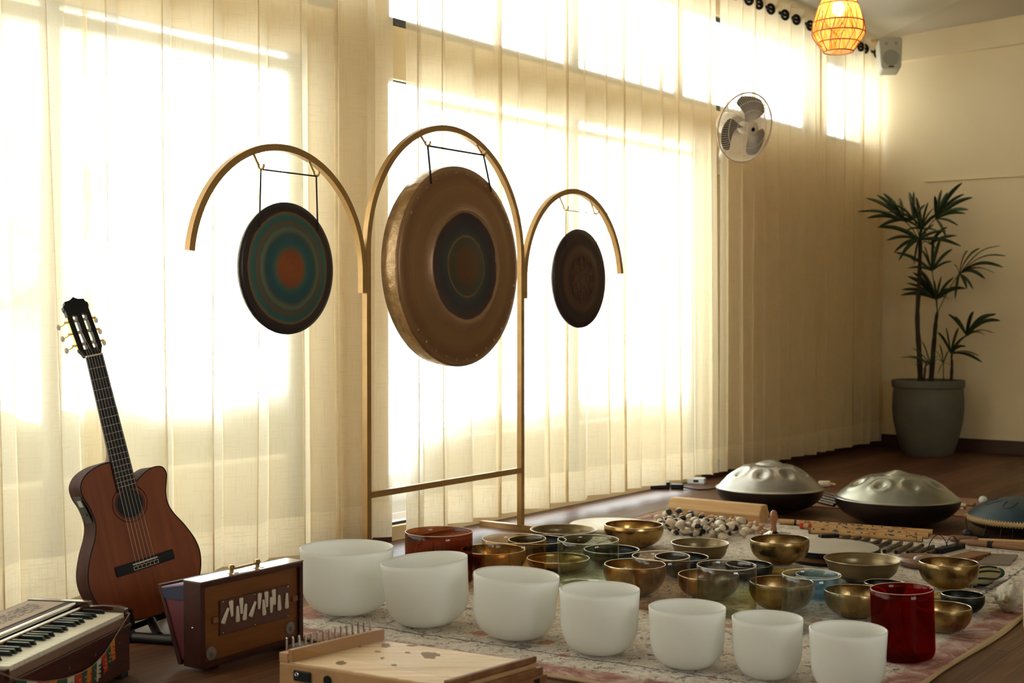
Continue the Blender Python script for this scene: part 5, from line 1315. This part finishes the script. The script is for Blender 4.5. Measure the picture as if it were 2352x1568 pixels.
for s_, nm in ((-1, 'cradle_arm'), (1, 'cradle_arm')):
    base_ = top+gx*(s_*.0); e_ = org+gx*(s_*.085)+gy*.045-gz*.012; f_ = org+gx*(s_*.095)-gy*.022+gz*.002
    a_ = MB().tube([L2(base_), L2(e_+Vector((0, 0, -.006))), L2(f_)], .009, 10).build(nm, M['blackm'], o, True)
    MB().tube([L2(f_), L2(f_-gy*.004+gz*.045)], .012, 12).build('pad', M['black'], a_, True)

# ------------------------------------------------------------------ wall fan
hub = at(1711, 293, 7.35); axf = Vector((.50, -.80, -.26)).normalized()
o = D.objects.new('wall_fan', None); C.objects.link(o); tag(o, 'cream oscillating fan with grey blades mounted high before the curtains', 'fan')
fx = axf.cross(Vector((0, 0, 1))).normalized()*-1; fz = axf.cross(fx).normalized()
if fz.z < 0: fz = -fz
fx = fz.cross(axf)*1.0
# local z = axis toward the room
o.matrix_world = Matrix(((fx.x, fz.x, axf.x, hub.x), (fx.y, fz.y, axf.y, hub.y), (fx.z, fz.z, axf.z, hub.z), (0, 0, 0, 1)))
RF = 79.5/FPX*7.35*1.0
mb = MB(); 
mb.torus((0, 0, 0), RF, .0042, 72, 8); g_ = mb.build('guard_ring', mat('fan_ring', (.50, .36, .24), .4), o, True)
def guard(sign, name):
    mb = MB(); nwire = 84
    for k in range(nwire):
        a = 2*PI*k/nwire; pts = []
        for i in range(9):
            t = i/8; rr_ = .04+(RF-.04)*t; zz_ = sign*.062*math.sqrt(max(0, 1-(t)**2.6)); pts.append((rr_*math.cos(a), rr_*math.sin(a), zz_))
        mb.tube(pts, .0010, 4)
    for t in (.42, .74): mb.torus((0, 0, sign*.062*math.sqrt(1-t**2.6)), .04+(RF-.04)*t, .0013, 60, 6)
    return mb.build(name, M['fanw'], o, True)
guard(1, 'front_guard'); guard(-1, 'rear_guard')
MB().lathe([(0, .068), (.030, .068), (.040, .064), (.042, .056), (0, .056)], 30).build('centre_cap', M['fanw'], o, True, sharp=50)
MB().lathe([(0, .071), (.011, .071), (.012, .067), (0, .067)], 20).build('badge', M['black'], o, True)
MB().lathe([(0, .03), (.030, .03), (.034, .02), (.034, -.02), (0, -.02)], 30).build('hub', M['fanw'], o, True, sharp=50)
bl = MB(); vs = []; nu, nv = 14, 10
for i in range(nu+1):
    u = i/nu; r_ = .026+(RF*.90-.026)*u; half = (.18+.62*math.sin(PI*min(1, u*1.02)*.62)**1.2*(1-max(0, u-.75)**2*9)); half = max(.05, half)
    for j in range(nv+1):
        v = -1+2*j/nv; a = .45*u+v*half*.86; vs.append((r_*math.cos(a), r_*math.sin(a), -.022*v*(1-.3*u)))
bl.add(vs, [(i*(nv+1)+j, (i+1)*(nv+1)+j, (i+1)*(nv+1)+j+1, i*(nv+1)+j+1) for i in range(nu) for j in range(nv)])
b0 = bl.build('blade', M['blade'], o, True); sdm = b0.modifiers.new('thickness', 'SOLIDIFY'); sdm.thickness = .002
for i, a in enumerate((62, 182, 302)):
    b_ = b0 if i == 0 else b0.copy()
    if i: C.objects.link(b_)
    b_.rotation_euler = (0, 0, math.radians(a))
MB().lathe([(0, -.20), (.045, -.195), (.062, -.17), (.066, -.10), (.058, -.07), (0, -.065)], 32).build('motor', M['fanw'], o, True)
iw = o.matrix_world.inverted()
wp = W(s_at(1650, D0)+.02, D0+.0, hub.z-.10)
q1 = iw@wp; ms_ = Vector((0, 0, -.15))
MB().tube([ms_, ms_+Vector((0, -.10, 0)), q1], .016, 12).build('arm', M['fanw'], o, True)
MB().box(wp+N*.012, (.09, .02, .16), (U, N, Z3)).build('wall_plate', M['fanw'], None, bevel=.004)
wpl = D.objects['wall_plate']; wpl.data.transform(iw); wpl.parent = o

# ------------------------------------------------------------------ rattan pendant lamp
Yl = 7.2; lc = at(1926, 72, Yl); RLp = 60/FPX*Yl; zb_ = at(1926, 119, Yl).z
o = empty('pendant_lamp', Vector((lc.x, lc.y, lc.z)), 'glowing woven rattan pendant lamp hanging from the ceiling', 'pendant lamp')
prl = [(.078, zb_-lc.z), (RLp*.80, -.062), (RLp*.97, -.025), (RLp, .005), (RLp*.96, .045), (RLp*.82, .11), (RLp*.64, .17), (RLp*.46, .23), (RLp*.33, .28), (RLp*.25, .31)]
prs = catmull([(r, z) for r, z in prl], 4)
mr, nt, out = newmat('glowing_raffia'); tc = nd(nt, 'TexCoord')
tlr = nd(nt, 'BsdfTranslucent'); dfr = nd(nt, 'BsdfDiffuse'); trr = nd(nt, 'BsdfTransparent')
w1_ = nd(nt, 'TexWave', Scale=7.0, Distortion=9.0); w1_.inputs['Detail'].default_value = 1.5; nt.links.new(tc.outputs['Object'], w1_.inputs[0])
colr = ramp(nt, w1_.outputs[1], [(.2, (.88, .40, .10)), (.7, (1.0, .68, .29))]); nt.links.new(colr, tlr.inputs[0]); nt.links.new(colr, dfr.inputs[0])
mm = nd(nt, 'MixShader'); mm.inputs[0].default_value = .7; nt.links.new(dfr.outputs[0], mm.inputs[1]); nt.links.new(tlr.outputs[0], mm.inputs[2])
fct = ramp(nt, w1_.outputs[1], [(.35, .08), (.75, .45)]); mm2 = nd(nt, 'MixShader'); nt.links.new(fct, mm2.inputs[0]); nt.links.new(mm.outputs[0], mm2.inputs[1]); nt.links.new(trr.outputs[0], mm2.inputs[2]); nt.links.new(mm2.outputs[0], out.inputs[0])
MB().lathe([(r-.003, z) for r, z in prs], 48).build('raffia_shade', mr, o, True)
sh_ = D.objects['raffia_shade']
bm = bmesh.new(); bm.from_mesh(sh_.data); bmesh.ops.delete(bm, geom=[f for f in bm.faces if len(f.verts) > 4], context='FACES_ONLY'); bm.to_mesh(sh_.data); bm.free()
M['rattan'] = mat('rattan_cane', (.34, .13, .035), .5)
for z_i in (0, 4, 10, 16, 22, 30): 
    r, z = prs[min(z_i, len(prs)-1)]; MB().torus((0, 0, z), r, .0032, 48, 6).build('ring', M['rattan'], o, True)
mb = MB()
for k in range(14):
    a = 2*PI*k/14; mb.tube([(r*math.cos(a+.02*i), r*math.sin(a+.02*i), z) for i, (r, z) in enumerate(prs)], .0018, 5)
mb.build('ribs', M['rattan'], o, True)
mb = MB(); rr = random.Random(2)
for k in range(60):
    a = rr.uniform(0, 6.28); i0 = rr.randint(0, 10); i1 = min(len(prs)-1, i0+rr.randint(8, 22)); sl = rr.uniform(-.07, .07)
    mb.tube([((prs[i][0]-.001)*math.cos(a+sl*(i-i0)), (prs[i][0]-.001)*math.sin(a+sl*(i-i0)), prs[i][1]) for i in range(i0, i1, 2)], .0013, 4)
mb.build('weave', M['rattan'], o, True)
mbu, nt, out = newmat('bulb'); em = nd(nt, 'Emission', Strength=40.0); em.inputs[0].default_value = (1, .66, .30, 1); nt.links.new(em.outputs[0], out.inputs[0])
MB().sphere((0, 0, .12), .032, 16, 12, (1, 1, 1.25)).build('bulb', mbu, o, True)
MB().lathe([(0, .155), (.018, .155), (.018, .20), (0, .20)], 16).build('socket', M['black'], o, True)
MB().tube([(0, 0, .20), (0, 0, zc+.35-lc.z)], .003, 6).build('cord', M['black'], o)
la = D.lights.new('pendant_light', 'POINT'); la.energy = 13; la.color = (1, .68, .34); la.shadow_soft_size = .035; lo = D.objects.new('pendant_light', la); C.objects.link(lo); lo.parent = o; lo.location = (0, 0, .12)

# ------------------------------------------------------------------ wall speaker
c = at(2042, 129, 9.25); sd2 = W(S1, 0) 
o = empty('wall_speaker', c, 'small pale wall speaker under the beam in the corner', 'speaker', rot=(math.radians(-8), 0, math.radians(-6)))
w2, h2, d2 = .078, .112, .15
pts = []
for (cx_, cz_) in ((1, 1), (-1, 1), (-1, -1), (1, -1)):
    for i in range(6):
        a = {(1, 1): 0, (-1, 1): PI/2, (-1, -1): PI, (1, -1): 3*PI/2}[(cx_, cz_)]+PI/2*i/5; wl = w2*(.88 if cz_ < 0 else 1)
        pts.append((cx_*(wl-.022)+.022*math.cos(a), cz_*(h2-.022)+.022*math.sin(a)))
MB().prism(pts, -d2/2, d2/2, lambda x, z, y: Vector((x, y, z))).build('cabinet', M['speaker'], o, bevel=.006)
MB().tube([(0, -d2/2-.0005, -.035), (0, -d2/2-.003, -.035)], .055, 32).build('grille', M['speakerg'], o)
MB().box((0, -d2/2-.001, -.098), (.036, .003, .010)).build('badge', M['black'], o)
for x in (-.03, .035): MB().tube([(x, -d2/2-.0005, .065), (x, -d2/2-.002, .065)], .012, 16).build('tweeter', M['speakerg'], o)
mb = MB(); mb.box((0, d2/2+.03, 0), (.03, .07, .05)); mb.build('bracket', M['white_pl'], o)

# ------------------------------------------------------------------ potted palm
q = fl(2131, 1044); pw_ = 81/FPX*q.y; hp = at(2131, 872, q.y).z
o = empty('potted_palm', Vector((q.x, q.y, 0)), 'lady palm in a tall grey cement pot in the corner', 'potted plant')
print('PLANT', q, pw_, hp)
prp = [(0, 0), (pw_*.66, 0), (pw_*.70, .01), (pw_*.84, hp*.22), (pw_*.95, hp*.45), (pw_*.985, hp*.62), (pw_*.975, hp*.78), (pw_*.95, hp*.89), (pw_*.965, hp*.895), (pw_*1.0, hp*.91), (pw_*1.005, hp*.985), (pw_*.99, hp), (pw_*.90, hp), (pw_*.88, hp*.9), (0, hp*.9)]
MB().lathe(prp, 64).build('pot', M['pot'], o, True, sharp=35)
MB().lathe([(0, hp*.93), (pw_*.87, hp*.925), (pw_*.87, hp*.91), (0, hp*.90)], 40).build('soil', M['soil'], o, True)
Yp = q.y; base = Vector((q.x, q.y, 0)); rr = random.Random(8)
def c6(x, y, dy=0): return at(1950+x/2.306, 400+y/2.306, Yp+dy)-base
def stem(pts, r0, r1): 
    n = len(pts); P_ = catmull3([c6(x, y, d) for x, y, d in pts]); m = len(P_)
    return MB().tube(P_, [r0+(r1-r0)*i/(m-1)*1.0+.0015*math.sin(i*2.1) for i in range(m)], 8).build('stem', M['stem'], o, True)
def catmull3(P_, n=5):
    out = []
    for i in range(len(P_)-1):
        p0 = P_[max(0, i-1)]; p1 = P_[i]; p2 = P_[i+1]; p3 = P_[min(len(P_)-1, i+2)]
        for k in range(n):
            t = k/n; out.append(.5*((2*p1)+(p2-p0)*t+(2*p0-5*p1+4*p2-p3)*t*t+(-p0+3*p1-3*p2+p3)*t**3))
    out.append(P_[-1]); return out
stem([(380, 1120, -.03), (372, 950, -.03), (362, 760, -.02), (372, 560, 0), (378, 350, 0)], .020, .012)
stem([(432, 1120, .03), (445, 960, .03), (458, 800, .02), (468, 730, .02)], .020, .010)
stem([(540, 1120, .08), (545, 1020, .07), (543, 960, .06)], .013, .006)
stem([(395, 1120, -.10), (405, 1020, -.09), (415, 990, -.09)], .008, .005)
def fan(crown, cen, tips, wmax=.029, dd=0):
    cr = c6(*crown, dd); ce = c6(*cen, dd+rr.uniform(-.12, .12)); mb = MB()
    mid_ = (cr+ce)/2+Vector((0, 0, .02)); mb.tube(catmull3([cr, mid_, ce], 4), .0035, 5)
    for tx, ty in tips:
        e = c6(tx, ty, dd+(rr.uniform(-.18, .12) if tx < 560 else rr.uniform(-.12, 0)-(tx-560)/300*.42)); L = (e-ce).length; ax = (e-ce).normalized()
        sag = Vector((0, 0, -1))*L*.10; sdv = ax.cross(Vector((rr.uniform(-.5, .5), -1, rr.uniform(-.1, .7)))).normalized(); nr_ = ax.cross(sdv).normalized()
        vs = []; n = 9
        for i in range(n+1):
            t = i/n; c_ = ce+(e-ce)*t+Vector((0, 0, 1))*(L*.10*math.sin(PI*t)); wv = wmax*.5*min(1, L/.28)*(math.sin(PI*min(1, .10+t*.86))**.55)*(1 if t < .97 else .5)
            vs += [c_-sdv*wv+nr_*wv*.35, c_, c_+sdv*wv+nr_*wv*.35]
        mb.add(vs, [(i*3+j, i*3+j+1, (i+1)*3+j+1, (i+1)*3+j) for i in range(n) for j in range(2)])
    f_ = mb.build('frond', M['leaf'], o, True); sdm = f_.modifiers.new('thickness', 'SOLIDIFY'); sdm.thickness = .0008; return f_
fan((378, 360), (290, 245), [(88, 125), (45, 198), (95, 232), (148, 110), (180, 100), (232, 155), (268, 125)])
fan((378, 360), (345, 240), [(318, 95), (343, 92), (405, 160), (150, 283), (240, 160), (210, 200)])
fan((378, 360), (460, 235), [(490, 82), (522, 95), (600, 45), (655, 122), (632, 187), (617, 208), (578, 272), (455, 115), (515, 335), (610, 105)])
fan((378, 370), (370, 345), [(200, 350), (240, 412), (265, 455), (155, 280), (280, 290), (450, 265), (515, 300), (593, 380), (345, 480), (400, 250)])
fan((378, 365), (385, 290), [(300, 200), (330, 150), (355, 120), (420, 150), (450, 180), (480, 210), (300, 300), (470, 300), (260, 240)])
fan((378, 370), (430, 370), [(548, 330), (572, 325), (480, 420), (520, 280), (395, 290)])
fan((468, 735), (440, 510), [(548, 395), (490, 330), (400, 380), (450, 330), (545, 460), (240, 412), (330, 450), (310, 497), (385, 400)])
fan((468, 735), (465, 660), [(275, 640), (280, 610), (305, 575), (310, 540), (340, 520), (365, 505), (620, 605), (555, 545), (525, 600), (450, 560), (490, 540), (530, 660)])
fan((468, 735), (585, 525), [(560, 480), (630, 405), (693, 392), (800, 378), (832, 432), (815, 492), (770, 522), (720, 553), (658, 608), (562, 660), (625, 605)])
fan((543, 965), (622, 850), [(525, 740), (560, 750), (658, 727), (752, 740), (778, 740), (800, 775), (770, 840), (720, 850)], dd=.06)
fan((543, 965), (540, 945), [(515, 810), (580, 812), (470, 835), (620, 910), (705, 995), (690, 960), (560, 880), (640, 850)], dd=.06)
fan((415, 990), (430, 1005), [(270, 970), (310, 960), (335, 920), (350, 1010), (385, 880), (470, 960), (385, 1045), (460, 930)], .016, dd=-.08)
fan((500, 1100), (500, 1000), [(455, 930), (480, 900), (540, 930), (560, 1020), (450, 990), (470, 1060)], .012, dd=.02)
